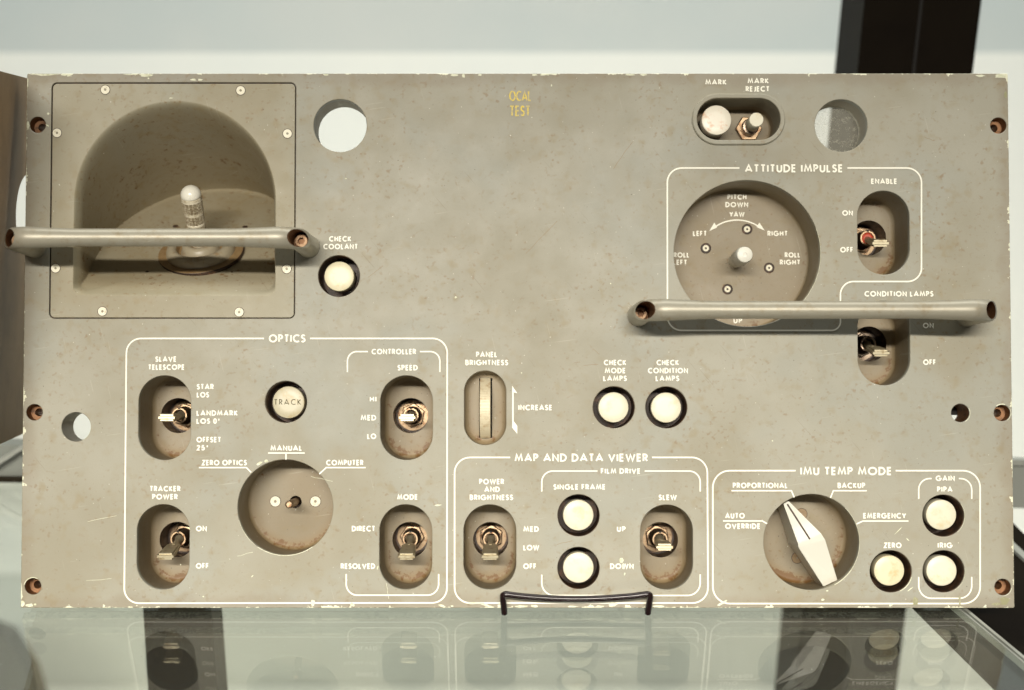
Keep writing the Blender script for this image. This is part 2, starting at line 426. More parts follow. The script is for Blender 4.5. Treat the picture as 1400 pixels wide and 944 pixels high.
for k, p in SL.items():
    recess('switch_recess', stadium(*p, SW, SH), p, -58.9, 92, 7, circ(p[0], p[1] - 2.7, 25, 48), 57)
for k, tilt, yaw in (('slave', 1.5, 0), ('tracker', 10, 0), ('speed', 1.5, 0), ('mode', 10, 0), ('power', 10, 0), ('slew', 2.2, -.8), ('enable', 9.2, -.5), ('condition', 9.2, -.4)):
    toggle(*SL[k], tilt, red=(k == 'enable'), yaw=yaw, dark=k in ('condition',))

# ---------------------------------------------------------------- push buttons
def push_button(u, v, w, r, mat, well=True, low=-60, hr=28.2):
    a = Acc(); lathe(a, [(r - 2.2, w - 26), (r - .4, w - 24), (r, w - 1.8), (r - .5, w - .5), (r - 1.6, w), (r * .5, w + .25)], T(u, v) @ Matrix.Rotation(R(random.uniform(-1.4, 1.4)), 4, 'X') @ Matrix.Rotation(R(random.uniform(-1.4, 1.4)), 4, 'Y'), 48)
    b = a.obj('push_button', M[mat], root, 40)
    a = Acc()
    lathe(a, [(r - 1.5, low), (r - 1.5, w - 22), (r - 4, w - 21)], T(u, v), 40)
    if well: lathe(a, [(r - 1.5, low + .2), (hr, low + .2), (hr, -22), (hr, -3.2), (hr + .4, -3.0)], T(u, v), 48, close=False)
    h = a.obj('button_housing', M['wellwall'], None, 40); h.location -= b.location; h.parent = b
    return b
PB = []
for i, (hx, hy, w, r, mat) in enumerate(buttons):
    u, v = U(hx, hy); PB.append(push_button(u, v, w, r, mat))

# ---------------------------------------------------------------- mark buttons in their raised bezel
a = Acc()
mo, mi_ = stadium(*mark, 126.5, 69.5), stadium(*mark, 115, 58)
seq = [(mo(.6), .05), (mo(.5), 4.4), (mo(-.7), 5.8), (mi_(.7), 5.8), (mi_(-.1), 4.8), (mi_(-.1), -58), ]
for (l0, w0), (l1, w1) in zip(seq, seq[1:]): a.add(*band(l0, w0, l1, w1))
a.obj('mark_bezel', M['paint'], root, 35)
recess('mark_recess', stadium(*mark, 114.4, 57.4), mark, -56, 82, 4, rust=.8)
push_button(*U(979.7, 164.3, -2), -2, 20.6, 'cap_p', well=False, low=-81)
mx, my = U(1023.8, 176, -74)
a = Acc()
lathe(a, [(15.5, -81), (15.5, -79), (12, -78.8)], T(mx, my), 36, close=False)
lathe(a, [(11.8, -80), (11.8, -58), (10.5, -56.5), (7.5, -56), (7.5, -60)], T(mx, my), 36)
rj = a.obj('reject_button', M['nutdark'], root, 35)
a = Acc(); l6 = [circ(mx, my, 19, 6), ]
seq = [(circ(mx, my, 19, 6)(0), -81), (circ(mx, my, 19, 6)(0), -74.5), (circ(mx, my, 17.6, 6)(0), -73)]
for (l0, w0), (l1, w1) in zip(seq, seq[1:]): a.add(*band(l0, w0, l1, w1))
a.add(*flat([circ(mx, my, 17.6, 6)(0), circ(mx, my, 11.9, 36)(0)], -73))
o = a.obj('hex_nut', M['nut'], None, 25); o.location -= rj.location; o.parent = rj
a = Acc(); lathe(a, [(6.5, -60), (6.5, -44), (9.6, -43), (9.9, -41), (9.9, -4), (9.3, -3)], T(mx, my), 36)
o = a.obj('plunger', M['cap'], None, 35); o.location -= rj.location; o.parent = rj

# ---------------------------------------------------------------- mounting holes
for x, y in mounts:
    u, v = U(x, y); a = Acc()
    lathe(a, [(11.0, -1.2), (11.0, -22), (5.6, -22.4), (5.4, -23.5), (5.4, -59)], T(u, v), 32, close=False)
    a.obj('mounting_bore', M['rust'], root, 30)
for (u, v), r in ((hole13, 12.4), (lefth, 19.9)):
    a = Acc(); lathe(a, [(r - .05, -2.2), (r - .05, -59)], T(u, v), 40, close=False)
    a.obj('through_bore', M['rust'] if r < 15 else M['paint_in'], root, 30)
a = Acc(); vs = P([(hole13[0] - 30, hole13[1] - 50), (hole13[0] + 30, hole13[1] - 50), (hole13[0] + 30, hole13[1] + 3), (hole13[0] - 30, hole13[1] + 3)], -66)
vs += P([(hole13[0] - 30, hole13[1] - 50), (hole13[0] + 30, hole13[1] - 50), (hole13[0] + 30, hole13[1] + 3), (hole13[0] - 30, hole13[1] + 3)], -59.3)
a.add(vs, [(0, 1, 2, 3), (4, 5, 6, 7), (0, 1, 5, 4), (1, 2, 6, 5), (2, 3, 7, 6), (3, 0, 4, 7)])
a.obj('rear_bracket', M['black'], root, 30)
# dusty window in the upper right hole
g = NT('dusty_glass'); co_ = root_co(g)
tr = g.n('ShaderNodeBsdfTransparent'); df = g.n('ShaderNodeBsdfDiffuse'); df.inputs[0].default_value = (.62, .60, .50, 1)
mx_ = g.n('ShaderNodeMixShader'); g.put(mx_.inputs[0], g.math('MULTIPLY_ADD', g.ramp(g.noise(co_, 4, 5, .75), .48, .74), .30, .30))
g.l(tr.outputs[0], mx_.inputs[1]); g.l(df.outputs[0], mx_.inputs[2]); g.l(mx_.outputs[0], g.out.inputs[0]); M['dusty'] = g.m
a = Acc(); lathe(a, [(36.2, -54), (36.2, -50)], T(*bigr), 48); a.obj('window_pane', M['dusty'], root, 30)

# ---------------------------------------------------------------- brightness thumbwheel
wr = recess('wheel_recess', stadium(*bright, 57.4, 101.6), bright, -30, 40, 8, rrect(bright[0] - 9, bright[1] - 46, bright[0] + 9, bright[1] + 46, 1.5, 3), 60, rust=.9)
a = Acc(); Mw = T(bright[0] - .5, bright[1], -64) @ Matrix.Rotation(math.pi / 2, 4, 'Y')
n = 160; prof = [(20, -7.4), (47.2, -7.4), (48, -6.8), (48, 6.8), (47.2, 7.4), (20, 7.4)]
vs, fs = [], []
for r, z in prof:
    for i in range(n):
        rr = r - (.22 if (i % 2 and r > 47.5) else 0); t = 2 * math.pi * i / n
        vs.append(Mw @ Vector((rr * math.cos(t) * S, rr * math.sin(t) * S, z * S)))
for k in range(len(prof) - 1):
    for i in range(n): j = (i + 1) % n; fs.append((k * n + i, k * n + j, (k + 1) * n + j, (k + 1) * n + i))
a.add(vs, fs); a.obj('thumbwheel', M['wheel'], root, 12)

# ---------------------------------------------------------------- round recesses
mr = recess('manual_recess', circ(*manual, 65, 96), manual, -58.9, 92, 6, circ(*U(404.2, 686.3, -92), 8.6, 32), 30)
for x in (376.4, 431.2): screw(mr, *U(x, 685.8, -91.6), -91.6, 7.2, dot=2.0)
a = Acc(); u, v = U(404.2, 686.3, -92)
lathe(a, [(5.4, -120), (5.4, -24), (4.6, -22), (3.4, -21.6), (3.2, -23)], T(u, v), 28)
a.obj('selector_shaft', M['nut'], root, 35)
ir = recess('selector_recess', circ(*imu, 65.2, 96), imu, -58.9, 92, 6, rust=1.3)
for x, y in ((1096, 703), (1090, 763)): screw(ir, *U(x, y, -91.6), -91.6, 7.5, mat='boot', dot=1.5)
ar = recess('impulse_recess', circ(*att, 100.5, 128), att, -58.9, 92, 4, rust=.55)
for x, y in ((1021.4, 313.7), (965, 339.8), (1051.5, 366.6), (994.6, 395.7)):
    u, v = U(x, y, -92); a = Acc()
    lathe(a, [(7.6, .3), (7.3, .6), (6.9, .3), (6.9, -.0), (4.6, -.1 + .3), (4.4, 1.0), (3.2, 1.2), (1.5, .8), (1.3, .25)], T(u, v, -92), 24)
    n_ = len(a.f); mi = [0] * 24 * 3 + [0] * 24 + [1] * 24 * 2 + [1] * 24 + [0] * (n_ - 24 * 7)
    o = mk('screw', a.v, a.f, [M['dark'], M['screw']], None, 40, mi, a.at); center(o); o.location -= ar.location; o.parent = ar
u, v = U(1018.4, 348.4, 8); a = Acc(); n = 72; rows = [(9.5, -92, 0), (9.5, -60, 0), (11.6, -58, .7), (11.9, -2, .7), (11.0, 6, .3), (10.2, 8, 0), (8.4, 8.6, 0), (3.0, 9.0, 0), (2.6, 8.6, 0)]
vs, fs = [], []
for r, z, kn in rows:
    for i in range(n):
        rr = r - (kn if i % 2 else 0); t = 2 * math.pi * i / n; vs.append(loc(u + rr * math.cos(t), v + rr * math.sin(t), z))
for k in range(len(rows) - 1):
    for i in range(n): j = (i + 1) % n; fs.append((k * n + i, k * n + j, (k + 1) * n + j, (k + 1) * n + i))
fs.append(tuple(range((len(rows) - 1) * n, len(rows) * n)))
a.add(vs, fs); a.obj('impulse_knob', M['knob'], root, 20)
# pointer knob
top = [(1071.0, 688.9, -16), (1078.4, 685.4, -16), (1122.8, 730, 3), (1128.2, 738.5, 2), (1144.8, 793.2, -17), (1126, 802.2, -17), (1091.8, 748.5, 2), (1091.2, 743.5, 3)]
tl = [(*U(x, y, w), w) for x, y, w in top]
cx = sum(p[0] for p in tl) / 8; cy = sum(p[1] for p in tl) / 8
a = Acc(); vs = [loc(x, y, w) for x, y, w in tl] + [loc(x + (x - cx) * .015 + .5, y + (y - cy) * .015, -84) for x, y, w in tl]
fs = [(0, 1, 2, 7), (7, 2, 3, 6), (6, 3, 4, 5)] + [(i, (i + 1) % 8, 8 + (i + 1) % 8, 8 + i) for i in range(8)] + [tuple(range(8, 16))]
a.add(vs, fs)
bm = bmesh.new(); me = bpy.data.meshes.new('selector_knob'); me.from_pydata([tuple(v) for v in a.v], [], a.f); bm.from_mesh(me)
bmesh.ops.recalc_face_normals(bm, faces=bm.faces)
bmesh.ops.bevel(bm, geom=[e for e in bm.edges if e.calc_face_angle(0) > .25], offset=.5 * S, segments=2, affect='EDGES', clamp_overlap=True)
bm.to_mesh(me); bm.free(); me.materials.append(M['knob'])
kn = bpy.data.objects.new('selector_knob', me); C.objects.link(kn); kn.parent = root; center(kn)
a = Acc()
A0, A1 = (1076.3, 689.5, -14.9), (1107.2, 737.5, 2.9); hw = 1.15
pA, pB = (*U(*A0), A0[2]), (*U(*A1), A1[2])
dx, dy = pB[0] - pA[0], pB[1] - pA[1]; ll = math.hypot(dx, dy); nx, ny = -dy / ll * hw, dx / ll * hw
vs = []
for dw in (-2, .45):
    for p, sg in ((pA, 1), (pA, -1), (pB, -1), (pB, 1)): vs.append(loc(p[0] + nx * sg, p[1] + ny * sg, p[2] + dw))
a.add(vs, [(0, 1, 2, 3), (4, 5, 6, 7), (0, 1, 5, 4), (1, 2, 6, 5), (2, 3, 7, 6), (3, 0, 4, 7)])
o = a.obj('pointer_groove', M['dark'], None, 30); o.location -= kn.location; o.parent = kn

# ---------------------------------------------------------------- hand controller well
def dshape(o=0.0):
    cx, cy, r, x0, x1, yb, rc = 237.4, 275.0, 139.0 + o, 98.4 - o, 376.4 + o, 406.5 + o, 13.0 + o
    pts = []
    for i in range(73): t = math.pi + math.pi * i / 72; pts.append((cx + r * math.cos(t), cy + r * math.sin(t)))
    for i in range(1, 16): pts.append((x1, cy + (yb - rc - cy) * i / 16))
    for i in range(9): t = math.pi / 2 * i / 8; pts.append((x1 - rc + rc * math.cos(t), yb - rc + rc * math.sin(t)))
    for i in range(1, 24): pts.append((x1 - rc + (x0 - x1 + 2 * rc) * i / 24, yb))
    for i in range(9): t = math.pi / 2 + math.pi / 2 * i / 8; pts.append((x0 + rc + rc * math.cos(t), yb - rc + rc * math.sin(t)))
    for i in range(1, 16): pts.append((x0, yb - rc + (cy - yb + rc) * i / 16))
    return pts
dl = dshape(0)
SLOPE = 1.48
WC = (245.0, 335.0)
crease_pts = [(110, 393), (107, 372), (109, 335), (119, 298), (145, 265), (186, 237), (233, 225), (291, 225), (341, 244), (358, 288), (365, 342), (367, 393), (300, 398), (200, 398)]
def catmull(p, k=10):
    out = []; n = len(p)
    for i in range(n):
        a_, b_, c, d = (Vector(p[(i + j - 1) % n]) for j in range(4))
        for q in range(k):
            t = q / k; out.append(tuple(.5 * ((2 * b_) + (c - a_) * t + (2 * a_ - 5 * b_ + 4 * c - d) * t * t + (3 * b_ - a_ - 3 * c + d) * t ** 3)))
    return out
crease = catmull(crease_pts)
def azr(loop):                                     # radius of a loop about WC for 720 directions
    out = []
    for i in range(720):
        t = 2 * math.pi * i / 720; dx, dy = math.cos(t), math.sin(t); best = 1.0
        for k, p in enumerate(loop):
            q = loop[(k + 1) % len(loop)]; ex, ey = q[0] - p[0], q[1] - p[1]; den = dx * ey - dy * ex
            if abs(den) < 1e-9: continue
            tt = ((p[0] - WC[0]) * ey - (p[1] - WC[1]) * ex) / den; u = ((p[0] - WC[0]) * dy - (p[1] - WC[1]) * dx) / den
            if tt > 0 and -1e-6 <= u <= 1 + 1e-6: best = tt
        out.append(best)
    return out
RR_, RC_ = azr(dl), azr(crease)
def look(tab, t):
    f = (t % (2 * math.pi)) / (2 * math.pi) * 720; i = int(f); return tab[i % 720] * (1 - f + i) + tab[(i + 1) % 720] * (f - i)
def floor_d(y): q = max(406.5 - y, 0); return SLOPE * q * .93 + 6 * (1 - math.exp(-(q / 9) ** 2)) - SLOPE * 4 * (1 - math.exp(-q / 5))
def wdepth(x, y):
    dx, dy = x - WC[0], y - WC[1]; t = math.atan2(dy, dx); rr = math.hypot(dx, dy); Rr, Rc = look(RR_, t), look(RC_, t)
    L = max(Rr - Rc, 1e-3); D = floor_d(WC[1] + Rc * math.sin(t)); d = max(Rr - rr, 0)
    e = min(9.0, L * .6); so = lambda v: math.sqrt(v * v + e * e) - e
    h = D * so(d) / so(L) if so(L) > 0 else D
    f = floor_d(y); k = 10.0 if L > 20 else 4.0; m = max(k - abs(h - f), 0) / k
    return max(min(h, f) - m * m * k * .25, 0)
a = Acc(); ih = rrect(68.3, ins_a[1] + 1.9, 401.5, ins_b[1] - 1.5, 6.3, 6)
a.add(*band(insert_hole(0), -5, ih(0), -5), mi=1); a.add(*flat([ih(-.5), dl], 0)); a.add(*band(ih(-.5), 0, ih(0), -.5)); a.add(*band(ih(0), -.5, ih(0), -11.9))
nr = 60; nl = len(dl); vs, fs, at = [], [], []
for k in range(nr + 1):
    for x, y in dl:
        dx, dy = x - WC[0], y - WC[1]; Rr = math.hypot(dx, dy); Rc = look(RC_, math.atan2(dy, dx))
        rr = Rr + (Rc - Rr) * (k / 30) ** 1.3 if k <= 30 else Rc * (1 - (k - 30) / 30.5)
        X, Y = WC[0] + dx / Rr * rr, WC[1] + dy / Rr * rr
        d = wdepth(X, Y); vs.append(loc(X, Y, -d)); at.append(.42 * min(1, d / 30))  # brown wash that strengthens with depth into the well
for k in range(nr):
    for i in range(nl): j = (i + 1) % nl; fs.append((k * nl + i, k * nl + j, (k + 1) * nl + j, (k + 1) * nl + i))
fs.append(tuple(range(nr * nl, (nr + 1) * nl)))
a.add(vs, fs, at=at)
well = a.obj('controller_well', [M['well'], M['dark']], root, 50)
for x, y in ((144, 123), (329, 124), (78, 182), (393, 183), (76, 367), (392, 368), (140, 426), (327, 427)):
    screw(well, *U(x, y), .05, 6.0, dot=1.7)
def floor_hit(px, py):
    w = -50.
    for _ in range(30):
        u, v = U(px, py, w); w = -wdepth(u, v)
    return u, v, w
bu, bv, bw = floor_hit(275, 347)
def floorM(u, v, w, lift=0.0):
    return T(u, v, w) @ Matrix.Rotation(-(math.pi / 2 - math.atan2(1, SLOPE * .93)), 4, 'X') @ Matrix.Translation((0, 0, lift * S))
BM = floorM(bu, bv, bw, .8) @ Matrix.Rotation(R(-2.5), 4, 'Y')
a = Acc(); lathe(a, [(61.5, -2), (61.5, 1.2), (60.6, 1.4), (60.4, 2.6), (59.6, 3.0), (49, 3.0), (48.5, 7), (46, 12.5), (42, 15.5), (37, 15.5), (33.5, 12), (31, 5), (28, 4.5), (26, 9), (24, 15), (19.5, 18), (15, 17), (12, 14)], BM, 64)
nb = len(a.f) // 1; a.mi = [2 if (k // 64) in (0, 1, 2) else 1 if (k // 64) in (5, 6, 7, 8, 9, 12, 13, 14, 15) else 0 for k in range(nb)]
boot = a.obj('control_stick', [M['boot'], M['bellows'], M['dark']], root, 60)
a = Acc(); n = 96; vs, fs = [], []
rows = [(10, 8, 0), (10, 16, 0), (12.4, 17.5, 0)]
z = 18.5
def rad(z): return 12.2 + 1.9 * (z / 92) ** 1.3
for z0, z1 in ((19, 47), (51, 65), (69, 86)):
    zz = z0
    while zz <= z1: rows.append((rad(zz) - .3, zz, 1.3)); zz += .8
    rows += [(rad(z1) + .1, z1 + .8, 0), (rad(z1) + .1, z1 + 3.2, 0)]
rows += [(rad(90), 90.2, 0), (rad(90) - 1.2, 90.6, 0), (rad(90) - 1.2, 92, 0)]
for r, z, kk in rows:
    for i in range(n):
        t = 2 * math.pi * i / n
        rr = r + (kk * (math.sin(20 * t + z * 1.5) * math.sin(20 * t - z * 1.5)) if kk else 0)
        vs.append(BM @ Vector((rr * math.cos(t) * S, rr * math.sin(t) * S, z * S)))
for k in range(len(rows) - 1):
    for i in range(n): j = (i + 1) % n; fs.append((k * n + i, k * n + j, (k + 1) * n + j, (k + 1) * n + i))
a.add(vs, fs); a.mi = [1 if rows[k][2] and rows[k + 1][2] else 0 for k in range(len(rows) - 1) for _ in range(n)]; o = a.obj('knurled_grip', [M['stick'], M['knurl']], None, 40); o.location -= boot.location; o.parent = boot
a = Acc(); prof = [(13.8, 92), (14.3, 93), (14.4, 94.5)] + [(14.4 * math.cos(t * math.pi / 20), 94.5 + 13.5 * math.sin(t * math.pi / 20)) for t in range(1, 10)]
lathe(a, prof, BM, 40); o = a.obj('ball_tip', M['tip'], None, 60); o.location -= boot.location; o.parent = boot
for px, py, r in ((201, 372, 2.6), (317, 372.5, 1.6), (240, 310, 4.0), (335, 311, 4.0)):
    u, v, w = floor_hit(px, py); a = Acc(); lathe(a, [(r, .35), (r * .3, .45)], floorM(u, v, w, .3), 16)
    o = a.obj('screw_hole', M['dark'], None, 40); o.location -= well.location; o.parent = well

# ---------------------------------------------------------------- handles
def boolean(o, cutter, op='DIFFERENCE'):
    m = o.modifiers.new('b', 'BOOLEAN'); m.object = cutter; m.operation = op; m.solver = 'EXACT'; m.material_mode = 'TRANSFER'
    dg = bpy.context.evaluated_depsgraph_get(); me = bpy.data.meshes.new_from_object(o.evaluated_get(dg))
    o.modifiers.clear(); o.data = me; bpy.data.objects.remove(cutter)
def handle(x0, x1, v, deep=0):
    HB, RB = 119.0, 28.0
    path = []
    def side(x, sg):
        pts = [(x, .1, 15.6), (x, 8, 15.2), (x, 50, 14.8), (x, 91, 14.6)]
        for i in range(1, 13):
            t = math.pi / 2 * i / 12; pts.append((x + sg * RB * (1 - math.cos(t)), 91 + RB * math.sin(t), 14.6 - .5 * i / 12))
        for q in (40, 55, 70, 85, 100): pts.append((x + sg * q, HB, 14.1 - 2.5 * min(1, ((q - 28) / 60)) ** .8))
        return pts
    L = side(x0, 1); Rr = side(x1, -1)[::-1]
    mid = []
    for i in range(1, 24):
        t = i / 24; X = L[-1][0] + (Rr[0][0] - L[-1][0]) * t; mid.append((X, HB + random.uniform(-.25, .25), 11.6))
    path = L + mid + Rr
    n = 36; vs, fs = [], []
    for k, (x, w, r) in enumerate(path):
        p0 = path[max(k - 1, 0)]; p1 = path[min(k + 1, len(path) - 1)]
        tx, tw = p1[0] - p0[0], p1[1] - p0[1]; ln = math.hypot(tx, tw); tx /= ln; tw /= ln
        for i in range(n):
            t = 2 * math.pi * i / n; c, s_ = math.cos(t) * r, math.sin(t) * r
            vs.append(loc(x + tw * c, v - s_, w - tx * c))
    m = len(path)
    for k in range(m - 1):
        for i in range(n): j = (i + 1) % n; fs.append((k * n + i, k * n + j, (k + 1) * n + j, (k + 1) * n + i))
    fs += [tuple(range(n)), tuple(range((m - 1) * n, m * n))]
    h = mk('handle', vs, fs, [M['tube'], M['rust']], None, None)
    for x, sg in ((x0, -1), (x1, 1)):
        # slanted end facet
        A, B = Vector((x - sg * 13, 0, 137)), Vector((x + sg * 11, 0, 94))
        d = (B - A).normalized(); nrm = Vector((-d.z, 0, d.x)) * 1.0
        if nrm.z < 0: nrm = -nrm
        q = [A - d * 40, B + d * 40, B + d * 40 + nrm * 60, A - d * 40 + nrm * 60]
        cv = [loc(p.x, v - 40, p.z) for p in q] + [loc(p.x, v + 40, p.z) for p in q]
        cut = mk('cut', cv, [(0, 1, 2, 3), (4, 5, 6, 7), (0, 1, 5, 4), (1, 2, 6, 5), (2, 3, 7, 6), (3, 0, 4, 7)], [M['tube']], None)
        boolean(h, cut)
        a = Acc(); fl_ = 62 - deep; lathe(a, [(11.6, fl_), (11.6, 200)], T(x, v), 40); a.add([loc(x, v, fl_)] + P(circ(x, v, 11.6, 40)(0), fl_), [(0, i + 1, (i + 1) % 40 + 1) for i in range(40)])
        cut = mk('cut', a.v, a.f, [M['rust']], None)
        bm = bmesh.new(); bm.from_mesh(cut.data); bmesh.ops.remove_doubles(bm, verts=bm.verts, dist=1e-7); bmesh.ops.recalc_face_normals(bm, faces=bm.faces); bm.to_mesh(cut.data); bm.free()
        boolean(h, cut)
    me = h.data; me.polygons.foreach_set('use_smooth', [True] * len(me.polygons)); me.set_sharp_from_angle(angle=R(32))
    h.parent = root; center(h)
    for x in (x0, x1):
        a = Acc(); n = 36
        def hx(r): return circ(x, v, r, 6)(0)
        D = 77 - deep if x == x1 else 77 - deep * 1.0
        lathe(a, [(8.6, D - 15), (8.6, D), (7.9, D + 1)], T(x, v), 36, close=False)
        pf = circ(x, v, 7.9, 36)(0); a.add(*band(pf, D + 1, cast(pf, hx(4.9)), D + 1)); a.add(*band(hx(4.9), D + 1, hx(4.9), D - 7), mi=1); a.add(*flat([hx(4.9)], D - 7), mi=1)
        o = a.obj('socket_screw', [M['bolt'], M['rust']], None, 30); o.location -= h.location; o.parent = h
    return h
hy = U(0, 337.7)[1]
handle(U(48, 337)[0], U(422, 337)[0], hy)
handle(U(873, 431)[0], U(1322, 431)[0], U(1100, 431.3)[1], 40)

# ---------------------------------------------------------------- lettering: a monoline geometric alphabet
def arc(cx, cy, rx, ry, a0, a1, n=14):
    return [(cx + rx * math.cos(R(a0 + (a1 - a0) * i / n)), cy + ry * math.sin(R(a0 + (a1 - a0) * i / n))) for i in range(n + 1)]
G = {
 'A': (.84, [[(0, 0), (.42, 1), (.84, 0)], [(.14, .27), (.70, .27)]]),
 'B': (.50, [[(0, 0), (0, 1), (.24, 1)] + arc(.24, .77, .21, .23, 90, -90, 8) + [(0, .54)], [(.22, .54)] + arc(.24, .27, .26, .27, 90, -90, 8) + [(0, 0)]]),
 'C': (.80, [arc(.5, .5, .5, .5, 52, 308, 20)]),
 'D': (.70, [[(0, 0), (0, 1), (.2, 1)] + arc(.2, .5, .5, .5, 90, -90, 14) + [(0, 0)]]),
 'E': (.42, [[(.42, 1), (0, 1), (0, 0), (.42, 0)], [(0, .52), (.40, .52)]]),
 'F': (.40, [[(.40, 1), (0, 1), (0, 0)], [(0, .50), (.37, .50)]]),
 'G': (.98, [arc(.5, .5, .5, .5, 48, 352, 22) + [(.98, .48), (.55, .48)]]),
 'H': (.58, [[(0, 0), (0, 1)], [(.58, 0), (.58, 1)], [(0, .52), (.58, .52)]]),
 'I': (0.0, [[(0, 0), (0, 1)]]),
 'J': (.26, [[(.26, 1), (.26, .22)] + arc(.08, .22, .18, .22, 0, -110, 6)]),
 'K': (.56, [[(0, 0), (0, 1)], [(.50, 1), (.07, .52), (.56, 0)]]),
 'L': (.38, [[(0, 1), (0, 0), (.38, 0)]]),
 'M': (.92, [[(0, 0), (.16, 1), (.46, .14), (.76, 1), (.92, 0)]]),
 'N': (.66, [[(0, 0), (0, 1), (.66, 0), (.66, 1)]]),
 'O': (1.0, [arc(.5, .5, .5, .5, 0, 360, 28)]),
 'P': (.46, [[(0, 0), (0, 1), (.2, 1)] + arc(.2, .74, .26, .26, 90, -90, 8) + [(0, .48)]]),
 'R': (.50, [[(0, 0), (0, 1), (.2, 1)] + arc(.2, .74, .26, .26, 90, -90, 8) + [(0, .48)], [(.20, .46), (.50, 0)]]),
 'S': (.44, [arc(.22, .755, .20, .245, 25, 230, 9) + [(.30, .48)] + arc(.20, .25, .24, .25, 52, -150, 9)]),
 'T': (.52, [[(0, 1), (.52, 1)], [(.26, 1), (.26, 0)]]),
 'U': (.56, [[(0, 1), (0, .28)] + arc(.28, .28, .28, .28, 180, 360, 10) + [(.56, 1)]]),
 'V': (.76, [[(0, 1), (.38, 0), (.76, 1)]]),
 'W': (1.14, [[(0, 1), (.29, 0), (.57, .95), (.85, 0), (1.14, 1)]]),
 'X': (.64, [[(0, 0), (.64, 1)], [(0, 1), (.64, 0)]]),
 'Y': (.68, [[(0, 1), (.34, .46), (.68, 1)], [(.34, .46), (.34, 0)]]),
 'Z': (.56, [[(.02, 1), (.54, 1), (0, 0), (.56, 0)]]),
 '0': (.52, [arc(.26, .5, .26, .5, 0, 360, 24)]),
 '2': (.46, [arc(.22, .75, .22, .25, 165, -30, 9) + [(0, 0), (.46, 0)]]),
 '5': (.44, [[(.40, 1), (.10, 1), (.05, .56)] + arc(.19, .32, .25, .30, 100, -150, 10)]),
 '\u00b0': (.22, [[(0, .84), (.26, .84)]]),
}
def stroke(acc, pts, hw, w, lim=2.2):
    closed = math.hypot(pts[0][0] - pts[-1][0], pts[0][1] - pts[-1][1]) < 1e-4
    if closed: pts = pts[:-1]
    q = [pts[0]]
    for p in pts[1:]:
        if math.hypot(p[0] - q[-1][0], p[1] - q[-1][1]) > 1e-3: q.append(p)
    pts = q; n = len(pts); Ls, Rs = [], []
    for i in range(n):
        a_ = pts[i - 1] if (i > 0 or closed) else None; b_ = pts[(i + 1) % n] if (i < n - 1 or closed) else None
        c = pts[i]
        def nm(p, q_): dx, dy = q_[0] - p[0], q_[1] - p[1]; l = math.hypot(dx, dy); return (-dy / l, dx / l)
        if a_ is None: nn = nm(c, b_); k = 1
        elif b_ is None: nn = nm(a_, c); k = 1
        else:
            n1, n2 = nm(a_, c), nm(c, b_); s_ = (n1[0] + n2[0], n1[1] + n2[1]); l = math.hypot(*s_)
            if l < 1e-3: nn = n1; k = 1
            else: nn = (s_[0] / l, s_[1] / l); k = min(lim, 1 / max(.05, nn[0] * n1[0] + nn[1] * n1[1]))
        Ls.append((c[0] + nn[0] * hw * k, c[1] + nn[1] * hw * k)); Rs.append((c[0] - nn[0] * hw * k, c[1] - nn[1] * hw * k))
    m = n if closed else n - 1
    acc.add(P(Ls, w) + P(Rs, w), [(i, (i + 1) % n, n + (i + 1) % n, n + i) for i in range(m)])
def letters(text, x0, x1, yc, h=7.7, w=0.0, sw=None, mat='letter', parent=None, name='lettering', gap=.10):
    sw = sw or (h * .232 if h < 9 else h * .205); hh = h - sw
    adv, xs = 0.0, []
    for ch in text:
        if ch == ' ': adv += .50 * hh; continue
        xs.append((ch, adv)); adv += G[ch][0] * hh + sw + gap * h
    adv -= gap * h
    u0, v0 = U(x0, yc, w); u1, _ = U(x1, yc, w)
    k = (u1 - u0) / adv; a = Acc()
    kk = 1.0
    for ci, (ch, ax) in enumerate(xs):
        for si, st in enumerate(G[ch][1]):
            pts = [(u0 + (ax + sw / 2 + x * hh) * k, v0 + h / 2 - sw / 2 - y * hh) for x, y in st]
            stroke(a, pts, (sw / 2 if ch != '\u00b0' else sw * .72), w + .32 + .05 * si + .0007 * ci, lim=1.9)
    o = mk(name, a.v, a.f, M[mat], None, None); center(o)
    p = parent or root
    if p is not root: o.location -= p.location
    o.parent = p
    return o
